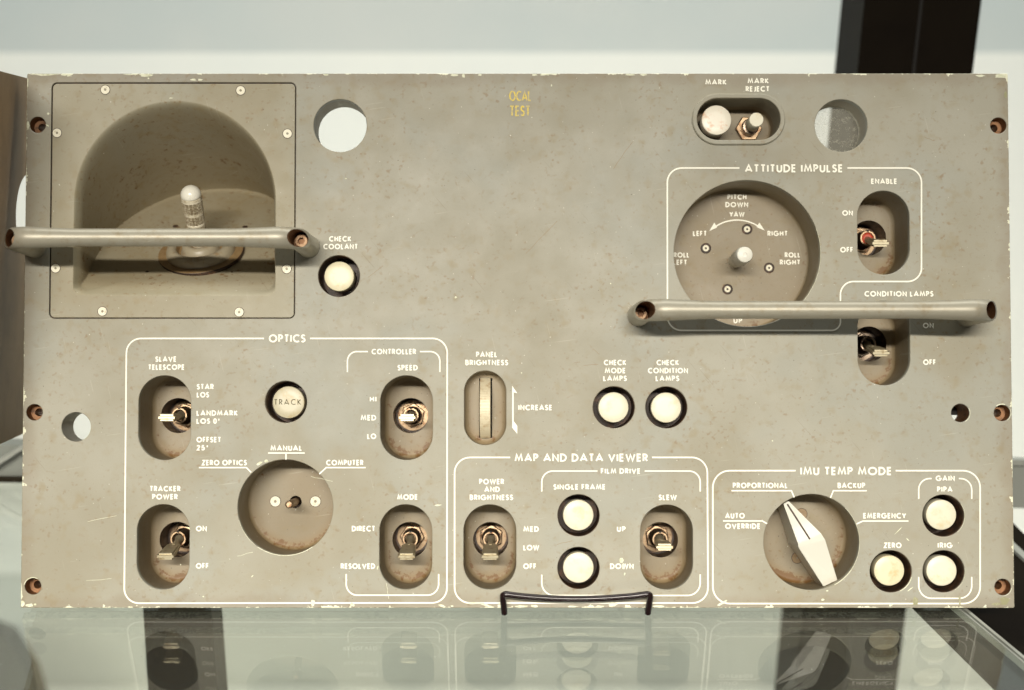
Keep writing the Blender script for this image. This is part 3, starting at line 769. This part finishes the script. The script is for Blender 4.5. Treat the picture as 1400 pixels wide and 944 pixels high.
LT = [("MARK", 964, 993.6, 112.6), ("MARK", 1021.8, 1051.3, 110.9), ("REJECT", 1019.3, 1052.1, 121.9), ("CHECK", 449.9, 480.5, 326.9), ("COOLANT", 442, 489.4, 337.4),
 ("ENABLE", 1190.7, 1226.6, 248.2), ("ON", 1151.4, 1166.1, 291.5), ("OFF", 1148.6, 1166.6, 341.8), ("CONDITION LAMPS", 1181.7, 1276.2, 402), ("ON", 1261.6, 1276.7, 445.3), ("OFF", 1262, 1279.6, 495.5),
 ("CONTROLLER", 508, 569, 481), ("SPEED", 543.3, 571.3, 503), ("HI", 505.3, 515, 546), ("MED", 493, 514.5, 571.4), ("LO", 502, 514.5, 596.8), ("MODE", 543, 571.3, 679.8), ("DIRECT", 481, 513, 723),
 ("RESOLVED", 465.8, 513, 774.3), ("MANUAL", 369.6, 413.2, 612.9), ("COMPUTER", 445.8, 497, 632.8), ("ZERO OPTICS", 275.8, 337.7, 632.8), ("SLAVE", 212.3, 241.5, 491.3), ("TELESCOPE", 202.5, 252.5, 502.3),
 ("STAR", 269, 292.4, 529), ("LOS", 269, 286, 540), ("LANDMARK", 268.6, 325.4, 565), ("LOS 0\u00b0", 268.6, 300.8, 576), ("OFFSET", 268.6, 302.5, 601.4), ("25\u00b0", 268.6, 285.2, 612.5),
 ("TRACKER", 204.7, 247, 668.4), ("POWER", 208, 243.2, 679.4), ("ON", 267.8, 283, 723), ("OFF", 267.8, 285.6, 773.9), ("PANEL", 650.8, 680, 485), ("BRIGHTNESS", 636, 695, 496), ("INCREASE", 708.5, 755, 557.5),
 ("CHECK", 825.4, 856.4, 496), ("MODE", 826.7, 855.5, 507), ("LAMPS", 824.6, 857.2, 517.6), ("CHECK", 897.5, 928.4, 496), ("CONDITION", 885.6, 940.7, 507), ("LAMPS", 896.2, 928.8, 517.6),
 ("FILM DRIVE", 821.2, 875.8, 644.3), ("SINGLE FRAME", 756.4, 828, 666), ("POWER", 655, 689.4, 658.7), ("AND", 661.9, 683.5, 669.3), ("BRIGHTNESS", 642, 701.7, 680.3), ("MED", 715.3, 736.9, 723.6),
 ("LOW", 715.3, 737.3, 749), ("OFF", 715.3, 733.5, 774.4), ("SLEW", 900.4, 925.4, 680.3), ("UP", 843.2, 855.5, 723.6), ("DOWN", 833.9, 866.5, 774.4),
 ("PROPORTIONAL", 1001.7, 1077, 664), ("BACKUP", 1145, 1183, 664), ("AUTO", 991.2, 1018.3, 705.4), ("OVERRIDE", 991.2, 1039.7, 719.7), ("EMERGENCY", 1180, 1239, 705.4), ("GAIN", 1279, 1305.4, 654.2),
 ("PIPA", 1281, 1302.4, 669.2), ("ZERO", 1208, 1232.5, 745.8), ("IRIG", 1281.7, 1302.4, 745.8)]
for t in LT: letters(*t)
for t in (("OPTICS", 367.5, 417.9, 463, 11.2), ("ATTITUDE IMPULSE", 1018, 1152.5, 230.5, 11.3), ("MAP AND DATA VIEWER", 703.4, 886, 626, 11.2), ("IMU TEMP MODE", 1093.9, 1219.3, 644.3, 11.5)): letters(*t)
for t in (("PITCH", 994.4, 1020.7, 269.6), ("DOWN", 991.6, 1023, 280.1), ("YAW", 997, 1018, 293.4), ("LEFT", 947.3, 966.4, 319.5), ("RIGHT", 1049, 1077, 319.5), ("ROLL", 920.8, 942.6, 348.9), ("LEFT", 920.0, 939.6, 358.9),
          ("ROLL", 1072.7, 1094.2, 348.9), ("RIGHT", 1066, 1094.2, 358.9), ("UP", 1002.5, 1015, 438.6), ("PITCH", 994.6, 1021, 427.7)): letters(*t, 7.6, -92, parent=ar)
letters("TRACK", 374.6, 411.6, 549.9, 7.8, -20.2, .95, 'ink', PB[1], gap=.30)
letters("OCAL", 696.5, 726, 131.5, 14.5, 0, 2.1, 'yellow', gap=.12); letters("TEST", 697, 725, 152, 15, 0, 2.1, 'yellow', gap=.12)

def line(pts, sw=2.1, w=0.0, name='border_line', parent=None, closed=False):
    a = Acc(); stroke(a, pts, sw / 2, w + .25)
    o = mk(name, a.v, a.f, M['letter'], None, None); center(o)
    p = parent or root
    if p is not root: o.location -= p.location
    o.parent = p; return o
def rp(pts, rad, w=0.0):
    pts = [U(x, y, w) for x, y in pts]; out = [pts[0]]
    for i in range(1, len(pts) - 1):
        r = rad[i - 1] if isinstance(rad, (list, tuple)) else rad
        a_, b_, c = Vector(pts[i - 1]), Vector(pts[i]), Vector(pts[i + 1])
        d1, d2 = (a_ - b_).normalized(), (c - b_).normalized()
        if r <= 0: out.append(tuple(b_)); continue
        ang = d1.angle(d2); tl_ = r / math.tan(ang / 2)
        p1, p2 = b_ + d1 * tl_, b_ + d2 * tl_; bis = (d1 + d2).normalized(); cen = b_ + bis * (r / math.sin(ang / 2))
        q1, q2 = p1 - cen, p2 - cen; a1 = math.atan2(q1.y, q1.x); a2 = math.atan2(q2.y, q2.x)
        while a2 - a1 > math.pi: a2 -= 2 * math.pi
        while a2 - a1 < -math.pi: a2 += 2 * math.pi
        for k in range(11): t = a1 + (a2 - a1) * k / 10; out.append((cen[0] + r * math.cos(t), cen[1] + r * math.sin(t)))
    out.append(pts[-1]); return out
line(rp([(361, 463), (173, 463), (169.8, 825), (611, 824.5), (611.5, 463), (424, 463)], 20))
line(rp([(503, 481), (475, 481), (475, 509)], 13), 1.9); line(rp([(574, 481), (601.4, 481), (601.4, 509)], 13), 1.9)
line(rp([(473.4, 785), (473.4, 814), (599.7, 814), (599.7, 785)], 15), 1.9)
line(rp([(697.5, 625.7), (621.5, 625.7), (621.5, 824.7), (968, 824.7), (967, 625.7), (891.5, 625.7)], 21))
line(rp([(817, 644.3), (740.7, 644.3), (740.7, 672.4)], 15), 1.9); line(rp([(881.4, 644.3), (957.3, 644.3), (957.3, 672.4)], 15), 1.9)
line(rp([(740.7, 786), (740.7, 814.4), (957.3, 814.4), (957.3, 785.5)], 17), 1.9)
line(rp([(1087.8, 643.8), (974.5, 643.8), (974.5, 825.5), (1340, 825.5), (1340, 643.8), (1224.5, 643.8)], 23))
line(rp([(1273.6, 654.6), (1256, 654.6), (1256, 682.4)], 15), 1.9); line(rp([(1310.8, 654.6), (1328.5, 654.6), (1328.5, 682.4)], 15), 1.9)
line(rp([(1256, 789), (1256, 818.3), (1328.5, 818.3), (1328.5, 789)], 17), 1.9)
line(rp([(1158.5, 230), (1259.8, 230), (1259.8, 385.2), (1149, 385.2), (1149, 452), (912.5, 452), (912.3, 230), (1011, 230)], [20, 19, 18, 12, 19, 20]))
for pts in ([(272, 639.6), (337, 639.6), (343.5, 646.2)], [(366.6, 619.7), (416.6, 619.7)], [(391, 620.8), (391, 628.6)], [(500, 639.6), (446, 639.6), (436.5, 648.5)],
            [(1000, 671.2), (1082, 671.2), (1085.8, 680.4)], [(1185, 671.2), (1139.3, 671.2), (1135.3, 681)], [(988.5, 712.5), (1042, 712.5), (1048.8, 716.3)], [(1242, 712.7), (1179.7, 712.7), (1171, 716.6)]):
    line(rp(pts, 0), 1.8, name='leader_line')
def shape(px, w=0.0, name='arrow_mark', mat='letter', lift=.3, parent=None):
    pts = [U(x, y, w) for x, y in px]; a = Acc(); a.add(*flat([pts], w + lift)); o = mk(name, a.v, a.f, M[mat], None, None); center(o)
    p = parent or root
    if p is not root: o.location -= p.location
    o.parent = p; return o
shape([(700.2, 527.7), (707.2, 538), (702.3, 536.8), (702.3, 576), (707.2, 582.5), (707.2, 593.6), (700.2, 585)])
u0, v0 = U(1008, 354, -92)
line([(u0 + 55.4 * math.cos(R(t)), v0 - 55.4 * math.sin(R(t))) for t in [128 - 76 * i / 24 for i in range(25)]], 1.9, -92, 'arrow_arc', ar)
shape([(969.5, 316.4), (976.6, 304.6), (980.4, 311.2)], -92, parent=ar); shape([(1045.6, 315.6), (1038.2, 304.6), (1034.4, 310.8)], -92, parent=ar)

# ---------------------------------------------------------------- paint chips seen one by one along the rims
def chip(px, py, rx, ry, mat='chip', rot=0.0, n=11):
    a = Acc(); u, v = U(px, py); pts = []
    for i in range(n):
        t = 2 * math.pi * i / n; k = random.uniform(.65, 1.25)
        x, y = rx * k * math.cos(t), ry * k * math.sin(t); x, y = x * math.cos(rot) - y * math.sin(rot), x * math.sin(rot) + y * math.cos(rot)
        X, Y = u + x, v + y
        X = min(max(X, 33.3), 1381.7); Y = min(max(Y, 98.8), VB - .8)
        pts.append((X, Y))
    a.add(*flat([pts], .40 + random.uniform(0, .2))); o = mk('paint_chip', a.v, a.f, M[mat], root, None); center(o)
CH = [(60, 101.5, 22, 2.6), (90, 102, 6, 2.5), (178, 101.5, 10, 2), (199, 103, 9, 2.5), (203, 107.5, 1.6, 1.6), (264, 109.5, 5, 1.4), (274, 109.5, 4, 1.4), (445, 102, 4, 1.8), (621, 102.5, 5, 2), (634, 103.5, 2, 3), (656, 102.5, 2.5, 1.6),
      (731, 102.5, 4, 1.5), (744, 102.5, 6, 1.2), (754, 117, .9, 1.6), (862, 102.5, 7, 1.3), (880, 102.8, 5, 1.6), (37, 114, 2, 9), (35.6, 140, 1.3, 8), (35.6, 163, 1.6, 10), (38, 172, 3.2, 5), (35.3, 190, 1.6, 12), (34, 232, 1, 6), (34, 260, .8, 5),
      (65, 172, 2.5, 1, 'chip', .6), (66, 156, 2, 2), (234, 134.5, 3, .7), (29, 810, 1.5, 12), (31, 826, 4, 4), (41, 828, 5, 2.5), (48, 826.5, 2.5, 1.5), (428, 824.5, 2.6, 4.5), (482, 827, 3, 2.5, 'chip', .5), (604, 828, 5, 1.6, 'chip', .3), (618, 829, 2, 1),
      (648, 825, 8, 1.5), (662, 826.5, 8, 2, 'chip', .25), (712, 829.2, 9, 1.6), (731, 829, 6, 2), (783, 829.5, 7, 1.3), (820, 829.5, 6, 1.5), (838, 826, 6, 4), (900, 829.5, 9, 1.5), (987, 825, 7, 2, 'chip', -.5), (1125, 820, 2.5, 1.5),
      (1218, 827, 2.5, 2, 'chip', -.5), (850, 766, 3.5, 3.5), (852, 774, 2, 4), (854, 785, .9, 2), (355, 634, 4, 2, 'chip', -.5), (364, 630.5, 3.5, 1.8), (1251, 823, 4, 6, 'chip_g'), (1312, 821, 1.8, 7, 'chip_g'), (1374, 822, 7, 6, 'chip_g'), (1362, 826, 6, 2.5, 'chip_g'),
      (1381, 240, 1.8, 16), (1381.5, 275, 2, 9), (1382, 290, 2.4, 13), (1382.5, 318, 1.2, 10), (1340, 104, 6, 1.6), (1368, 104, 10, 2.6), (1375, 130, 2, 5, 'chip_g'), (1384.5, 570, 1, 3), (1385, 745, .9, 8), (516.5, 776, 1, 3.5, 'chip', .3), (599, 691, 5, 1, 'chip', -.1),
      (278, 816, 1, 1), (247, 772, .8, .8), (277, 748, .7, .7), (345, 788, .7, 2, 'chip', .8), (713, 510, .9, .9), (1056, 603, 1, 1), (473, 244.5, 1.4, .8), (835, 388, 1, 1), (623, 407, 2, 1.6), (1241, 738, .7, 3, 'chip', -.8), (1228, 726, .5, 8, 'chip', .8), (1244, 806, .8, 5, 'chip', .9), (1131, 808, 1.5, .8)]
for c in CH: chip(*c)
for (cu, cv), rad_, a0, a1, wd_ in ((imu, 65.4, -45, 35, .35), (imu, 65.4, 30, 62, .8), (manual, 65.2, 55, 125, .7), (manual, 65.2, 130, 165, .35), (U(1290, 705.4), 28.9, -35, 50, .4), (U(1218, 781.6), 29, 15, 65, .9),
        (U(1290.3, 781.6), 29, -10, 60, .3), (att, 100.7, -20, 40, .35), (U(1370, 565), 11.9, -30, 55, .5), (U(1370, 565), 12.2, 230, 290, 1.1), (U(1371, 803), 11.8, 5, 80, .5), (hole13, 13.2, -30, 60, .6), (U(45, 802), 11.9, 190, 300, .8), (U(104, 584), 20.2, -20, 60, .25)):
    k = [(cu + rad_ * math.cos(R(a0 + (a1 - a0) * i / 24)), cv + rad_ * math.sin(R(a0 + (a1 - a0) * i / 24))) for i in range(25)]
    a = Acc(); stroke(a, k, wd_ * .6, .2); center(mk('rim_wear', a.v, a.f, M['chip'], root, None))
for x, y, l, ang, mt in ((740, 325, 62, -46, 'boot'), (852, 212, 46, -55, 'boot'), (140, 709, 40, -12, 'chip'), (135, 793, 34, -4, 'chip'), (335, 758, 22, -14, 'chip'), (530, 808, 22, 80, 'chip'), (1270, 190, 14, 20, 'boot'), (808, 499, 20, -6, 'boot'), (789, 496, 9, -10, 'boot'), (772, 742, 22, -14, 'boot'), (815, 481, 11, 40, 'boot'), (513, 372, 26, -38, 'boot'), (440, 655, 30, 12, 'chip')):
    u, v = U(x, y); dx, dy = math.cos(R(ang)) * l / 2, math.sin(R(ang)) * l / 2
    k = [(u + dx * t + random.uniform(-.5, .5), v + dy * t + random.uniform(-.5, .5)) for t in (-1, -.6, -.2, .2, .6, 1)]
    a = Acc(); stroke(a, k, .22, .22); center(mk('scratch', a.v, a.f, M[mt], root, None))

# ---------------------------------------------------------------- wire display stand
def wire_path(acc, pts, r, n=14, rb=.004, seg=7):
    pts = [Vector(p) for p in pts]; out = [pts[0]]
    for i in range(1, len(pts) - 1):
        a_, b_, c = pts[i - 1], pts[i], pts[i + 1]; d1, d2 = (a_ - b_), (c - b_)
        q = min(rb, d1.length * .45, d2.length * .45); p1, p2 = b_ + d1.normalized() * q, b_ + d2.normalized() * q
        for k in range(seg + 1): t = k / seg; out.append(p1 * (1 - t) ** 2 + b_ * 2 * t * (1 - t) + p2 * t * t)
    out.append(pts[-1]); vs, fs = [], []
    up = Vector((.13, .3, .94)); m = len(out)
    prev = None
    for k, p in enumerate(out):
        tg = (out[min(k + 1, m - 1)] - out[max(k - 1, 0)]).normalized()
        if prev is None: e1 = tg.cross(up).normalized()
        else: e1 = (prev - tg * prev.dot(tg)).normalized()
        prev = e1; e2 = tg.cross(e1)
        for i in range(n): t = 2 * math.pi * i / n; vs.append(p + (e1 * math.cos(t) + e2 * math.sin(t)) * r)
    for k in range(m - 1):
        for i in range(n): j = (i + 1) % n; fs.append((k * n + i, k * n + j, (k + 1) * n + j, (k + 1) * n + i))
    fs += [tuple(range(n)), tuple(range((m - 1) * n, m * n))]
    acc.add(vs, fs)
WR = 4.3 * S
stand = bpy.data.objects.new('display_stand', None); C.objects.link(stand); stand.location = (0.03, 0, 0)
bl, br = on_z(689.5, 838, WR * 1.0), on_z(886, 838, WR * 1.0)
tlp, trp = on_y(687, 812, bl.y - .004), on_y(889.5, 812, br.y - .004)
cross = [bl, tlp]
for i in range(1, 8):
    t = i / 8; p = tlp.lerp(trp, t); cross.append(p - Vector((0, 0, .0029 * math.sin(math.pi * t) ** .8)))
cross += [trp, br]
a = Acc(); wire_path(a, cross, WR, rb=.0025); o = a.obj('front_lip', M['wire'], None, 40); o.location -= stand.location; o.parent = stand
for p in (bl, br):
    a = Acc(); sx = p.x
    back_top = wld(loc(700, 380, -64)); back_top.x = sx * .5 + .015
    foot = Vector((sx, .13, WR))
    wire_path(a, [p, foot, back_top], WR, rb=.006)
    o = a.obj('side_arm', M['wire'], None, 40); o.location -= stand.location; o.parent = stand

# ---------------------------------------------------------------- setting
def stone(name, col, rough=.5, var=None, vs=.05, metal=0., spec=.5):
    g = NT(name); t = g.n('ShaderNodeTexCoord'); co = t.outputs['Object']
    c = col
    if var: c = g.mix(g.ramp(g.noise(co, vs, 4, .6, 1.7, unit=1.0), .4, .66), col, var)
    g.bsdf(c, rough, metal, spec, bump=g.noise(co, .004, 3, .6, unit=1.0), bstr=.08, bdist=.0004); return g.m
M['wall'] = stone('white_backdrop', (0.80, 0.80, 0.74), .6, (0.77, 0.78, 0.73), .4)
M['wall_low'] = stone('grey_green_lower_wall', (0.50, 0.505, 0.46), .6, (0.56, 0.56, 0.51), .3)
M['wall_up'] = stone('pale_blue_backdrop', (0.51, 0.555, 0.54), .6, (0.57, 0.59, 0.56), .5)
M['pillar'] = stone('black_pillar', (0.006, 0.004, 0.0025), .6, (0.010, 0.007, 0.004), .1, spec=.05)
M['pside'] = stone('pillar_side', (0.022, 0.017, 0.010), .6, spec=.08)
M['rail'] = stone('grey_rail', (0.20, 0.22, 0.19), .5, (0.26, 0.27, 0.24), .2)
M['steel'] = stone('pale_trim', (0.36, 0.37, 0.33), .4, None, metal=.2)
M['tan'] = stone('reflection_tan', (0.075, 0.062, 0.036), .8, (0.06, 0.047, 0.026), .1)  # colour of the shape that imitates the brown panel's reflection
M['brown'] = stone('brown_paint', (0.25, 0.165, 0.085), .6, (0.20, 0.13, 0.065), .03, spec=.2)
g = NT('shelf_glass'); geo = g.n('ShaderNodeNewGeometry')
fr = g.n('ShaderNodeFresnel'); g.l(g.math('MULTIPLY_ADD', geo.outputs['Backfacing'], 1 / 1.5 - 1.5, 1.5), fr.inputs[0])
tr = g.n('ShaderNodeBsdfTransparent'); tr.inputs[0].default_value = (.915, .93, .90, 1)
gl = g.n('ShaderNodeBsdfGlossy'); gl.inputs['Roughness'].default_value = .0; gl.inputs[0].default_value = (1, 1, 1, 1)
mxs = g.n('ShaderNodeMixShader'); g.l(fr.outputs[0], mxs.inputs[0]); g.l(tr.outputs[0], mxs.inputs[1]); g.l(gl.outputs[0], mxs.inputs[2])
tc = g.n('ShaderNodeTexCoord'); dfs = g.n('ShaderNodeBsdfDiffuse'); dfs.inputs[0].default_value = (.55, .56, .5, 1)
m2 = g.n('ShaderNodeMixShader')
dust = g.math('MULTIPLY_ADD', g.ramp(g.noise(tc.outputs['Object'], .0016, 1, .5, 3., unit=1.0), .78, .82), .5, .02)
g.l(dust, m2.inputs[0]); g.l(mxs.outputs[0], m2.inputs[1]); g.l(dfs.outputs[0], m2.inputs[2]); g.l(m2.outputs[0], g.out.inputs[0]); M['glass'] = g.m

def struct(o): o['kind'] = 'structure'; return o
def tag(o, label, cat, group=None):
    o['label'] = label; o['category'] = cat
    if group: o['group'] = group
    return o
def prism(name, pts, dvec, mat, parent=None):
    pts = [Vector(p) for p in pts]; n = len(pts); d = Vector(dvec)
    o = mk(name, pts + [p + d for p in pts], [tuple(range(n)), tuple(range(n, 2 * n))] + [(i, (i + 1) % n, n + (i + 1) % n, n + i) for i in range(n)], mat, None)
    center(o)
    if parent is not None: o.location -= parent.location; o.parent = parent
    return o
YW = 1.05
zs = on_y(700, 73, YW).z
struct(prism('lower_wall', [(-2.2, YW + .003, -1.3), (2.2, YW + .003, -1.3), (2.2, YW + .003, -.45), (-2.2, YW + .003, -.45)], (0, .03, 0), M['wall_low']))
struct(prism('cabinet_floor', [(-2.2, .2, -.60), (2.2, .2, -.60), (2.2, YW, -.60), (-2.2, YW, -.60)], (0, 0, -.02), M['wall']))
struct(prism('wall', [(-2.2, YW, -.45), (2.2, YW, -.45), (2.2, YW, zs), (-2.2, YW, zs)], (0, .03, 0), M['wall']))
struct(prism('upper_wall', [(-2.2, YW + .004, zs), (2.2, YW + .004, zs), (2.2, YW + .004, 1.6), (-2.2, YW + .004, 1.6)], (0, .03, 0), M['wall_up']))
# black pillar
YP = .30
def quad(px, y): return [on_y(x, yy, y) for x, yy in px]
pil = prism('pillar', quad([(1190, -80), (1352, -80), (1196, 1180), (1062, 1180)], YP), (0, .072, 0), M['pillar'])
struct(pil)
struct(prism('pillar_joint', quad([(1268, -80), (1271, -80), (1130, 1180), (1127, 1180)], YP - .002), (0, .0016, 0), M['black']))
ys = .10
lp = [on_y(193, 790, ys), on_y(286, 790, ys), on_y(305, 1050, ys), on_y(209, 1050, ys)]
zt = -.0075
for i in (0, 1): lp[i] = lp[i] + (lp[3 - i] - lp[i]) * ((zt - lp[i].z) / (lp[3 - i].z - lp[i].z))
for i in (2, 3): lp[i] = lp[i] + (lp[i] - lp[3 - i]) * 1.5
struct(prism('shelf_support', lp, (0, .03, 0), M['pillar']))
# glass shelf
YR = .185
def gz(px, py, z=0.0): return on_z(px, py, z)
e0, e1 = gz(1313, 835), gz(1398, 906)
ed = (e1 - e0).normalized()
eb = e0 + ed * ((YR - e0.y) / ed.y); ef = e0 + ed * ((-.45 - e0.y) / ed.y)
sh = prism('glass_shelf', [(-.9, -.45, 0), tuple(ef), tuple(eb), (-.9, YR, 0)], (0, 0, -.0042), M['glass'])
tag(sh, 'clear greenish glass shelf under the control panel mirroring its lower edge', 'shelf')
sd = Vector((-ed.y, ed.x, 0)); sd = sd if sd.x > 0 else -sd
for nm_, o0, o1, zz, h_ in (('edge_trim', .0002, .0009, .0003, .004), ('edge_trim', .0021, .0038, .0006, .004)):
    b0, f0 = eb + sd * o0, ef + sd * o0; b1, f1 = eb + sd * o1, ef + sd * o1
    q = [Vector((p.x, p.y, zz)) for p in (f0, f1, b1, b0)]
    prism(nm_, q, (0, 0, -h_), M['steel'], sh)
# dark cabinet side under and beyond the shelf's edge
zk = -.016
K = [gz(1255, 835, zk), gz(1365, 944, zk)]
kd = (K[1] - K[0]).normalized(); Kb = K[0] - kd * .10; Kf = K[1] + kd * .25
L2 = [gz(1387, 717, zk), gz(1400, 730, zk)]; l2d = (L2[1] - L2[0]).normalized()
L2b, L2f = L2[0] - l2d * .06, L2[1] + l2d * .5
struct(prism('cabinet_side', [tuple(Kf), tuple(L2f), tuple(L2b), tuple(Kb)], (0, 0, -.002), M['pillar']))
W = [gz(1386, 746, zk), gz(1400, 759, zk), gz(1400, 769, zk), gz(1386, 756, zk)]
wdv = (W[1] - W[0]).normalized()
struct(prism('cabinet_strip', [W[0] - wdv * .04, W[1] + wdv * .1, W[2] + wdv * .1, W[3] - wdv * .04], (0, 0, .002), M['steel']))
# rail behind the shelf
rl = [on_y(-300, 603, YR + .004), on_y(1700, 640, YR + .004), on_y(1700, 703, YR + .004), on_y(-300, 652, YR + .004)]
struct(prism('shelf_rail', rl, (0, .012, 0), M['rail']))
rl = [on_y(-300, 596, YR + .01), on_y(1700, 630, YR + .01), on_y(1700, 642, YR + .01), on_y(-300, 604, YR + .01)]
struct(prism('rail_cap', [on_y(700, 623.0, YR), on_y(1700, 632, YR), on_y(1700, 640, YR), on_y(700, 630, YR)], (0, .003, 0), M['steel']))
struct(prism('rail_brace', [on_y(-60, 665, YR - .006), on_y(40, 603, YR - .006), on_y(40, 609, YR - .006), on_y(-60, 674, YR - .006)], (0, .003, 0), M['steel']))
struct(prism('rail_gap', [on_y(-300, 652, YR - .004), on_y(300, 656, YR - .004), on_y(300, 661, YR - .004), on_y(-300, 659, YR - .004)], (0, .004, 0), M['pside']))
tb = prism('reflection_shape', [on_y(-420, 838, .72), on_y(-60, 846, .72), on_y(10, 876, .72), on_y(42, 925, .72), on_y(60, 985, .72), on_y(-420, 985, .72)], (0, .03, 0), M['tan'])  # added shape, stands in for the brown panel's reflection in the glass
tag(tb, 'tan brown shape added under the glass in place of the brown panel reflection', 'reflection stand-in')
# brown panel standing at the left
box = bpy.data.objects.new('equipment_panel', None); C.objects.link(box)
bR, bL = .115, .115
pr_t = on_y(40, 108.5, .12); pr_b = on_y(40, 588, .12)
pl_t = on_y(-60, 81, -.03); pl_b = on_y(-60, 633, -.03)
box.location = (pl_b.x, pl_b.y, 0)
ex = (pr_b - pl_b); ey = (pr_t - pr_b)
nrm_ = ex.cross(ey).normalized()
if nrm_.y > 0: nrm_ = -nrm_
Wd = ex.length; H0, H1 = (pl_t - pl_b).length, (pr_t - pr_b).length
def bp(s, t): 
    lo = pl_b.lerp(pr_b, s); hi = pl_t.lerp(pr_t, s); return lo.lerp(hi, t)
# find cutout position: ellipse near px (40,283)
def solve(px, py):
    d = ray(px, py); t = (pl_b - cam_pos).dot(nrm_) / d.dot(nrm_); return cam_pos + d * t
cpt = solve(41, 290); sx_ = (cpt - pl_b).dot(ex.normalized()); 
exn = ex.normalized(); eyn = (ey - exn * ey.dot(exn)).normalized()
oy = (cpt - pl_b).dot(eyn)
ex_far = 1.9
outer = [pl_b, pl_b + ex * ex_far, pl_t + (pr_t - pl_t) * ex_far, pl_t]
def to2(p): q = p - pl_b; return ((q).dot(exn), q.dot(eyn))
o2 = [to2(p) for p in outer]
lx = to2(solve(19, 283))[0]; ry = .021
hx_ = abs(sx_ - lx)
hole = [(sx_ + hx_ * math.copysign(abs(math.cos(t)) ** .7, math.cos(t)), oy + ry * math.sin(t)) for t in [2 * math.pi * i / 36 for i in range(36)]]
tris = tessellate_polygon([[Vector((*p, 0)) for p in o2], [Vector((*p, 0)) for p in hole]])
al = o2 + hole; th = .0012
v3 = [pl_b + exn * x + eyn * y for x, y in al]; v4 = [p - nrm_ * th for p in v3]; N = len(al)
fs = [tuple(t) for t in tris] + [tuple(i + N for i in t) for t in tris]
fs += [(i, (i + 1) % 4, N + (i + 1) % 4, N + i) for i in range(4)] + [(4 + i, 4 + (i + 1) % 36, N + 4 + (i + 1) % 36, N + 4 + i) for i in range(36)]
o = mk('brown_plate', [v - box.location for v in v3 + v4], fs, M['brown'], box)
a = Acc(); fx = pl_b.x - .02; 
wire_path(a, [Vector((fx, pl_b.y - .02, WR)), Vector((fx, pl_b.y + .10, WR)), Vector((fx, pl_b.y + .03, pl_b.z + .06))], WR)
wire_path(a, [Vector((fx, pl_b.y - .015, WR)), Vector((fx, pl_b.y + .0, pl_b.z - .004)), Vector((fx, pl_b.y + .05, pl_b.z - .004))], WR)
o = a.obj('support_wire', M['wire'], None, 40); o.location -= box.location; o.parent = box
tag(root, 'grey painted instrument panel with toggle switches, round buttons and two bar handles', 'control panel')
tag(stand, 'thin dark wire stand hooked over the bottom edge of the grey panel', 'display stand')
tag(box, 'plain brown panel with a rounded cutout standing behind the left edge', 'panel')
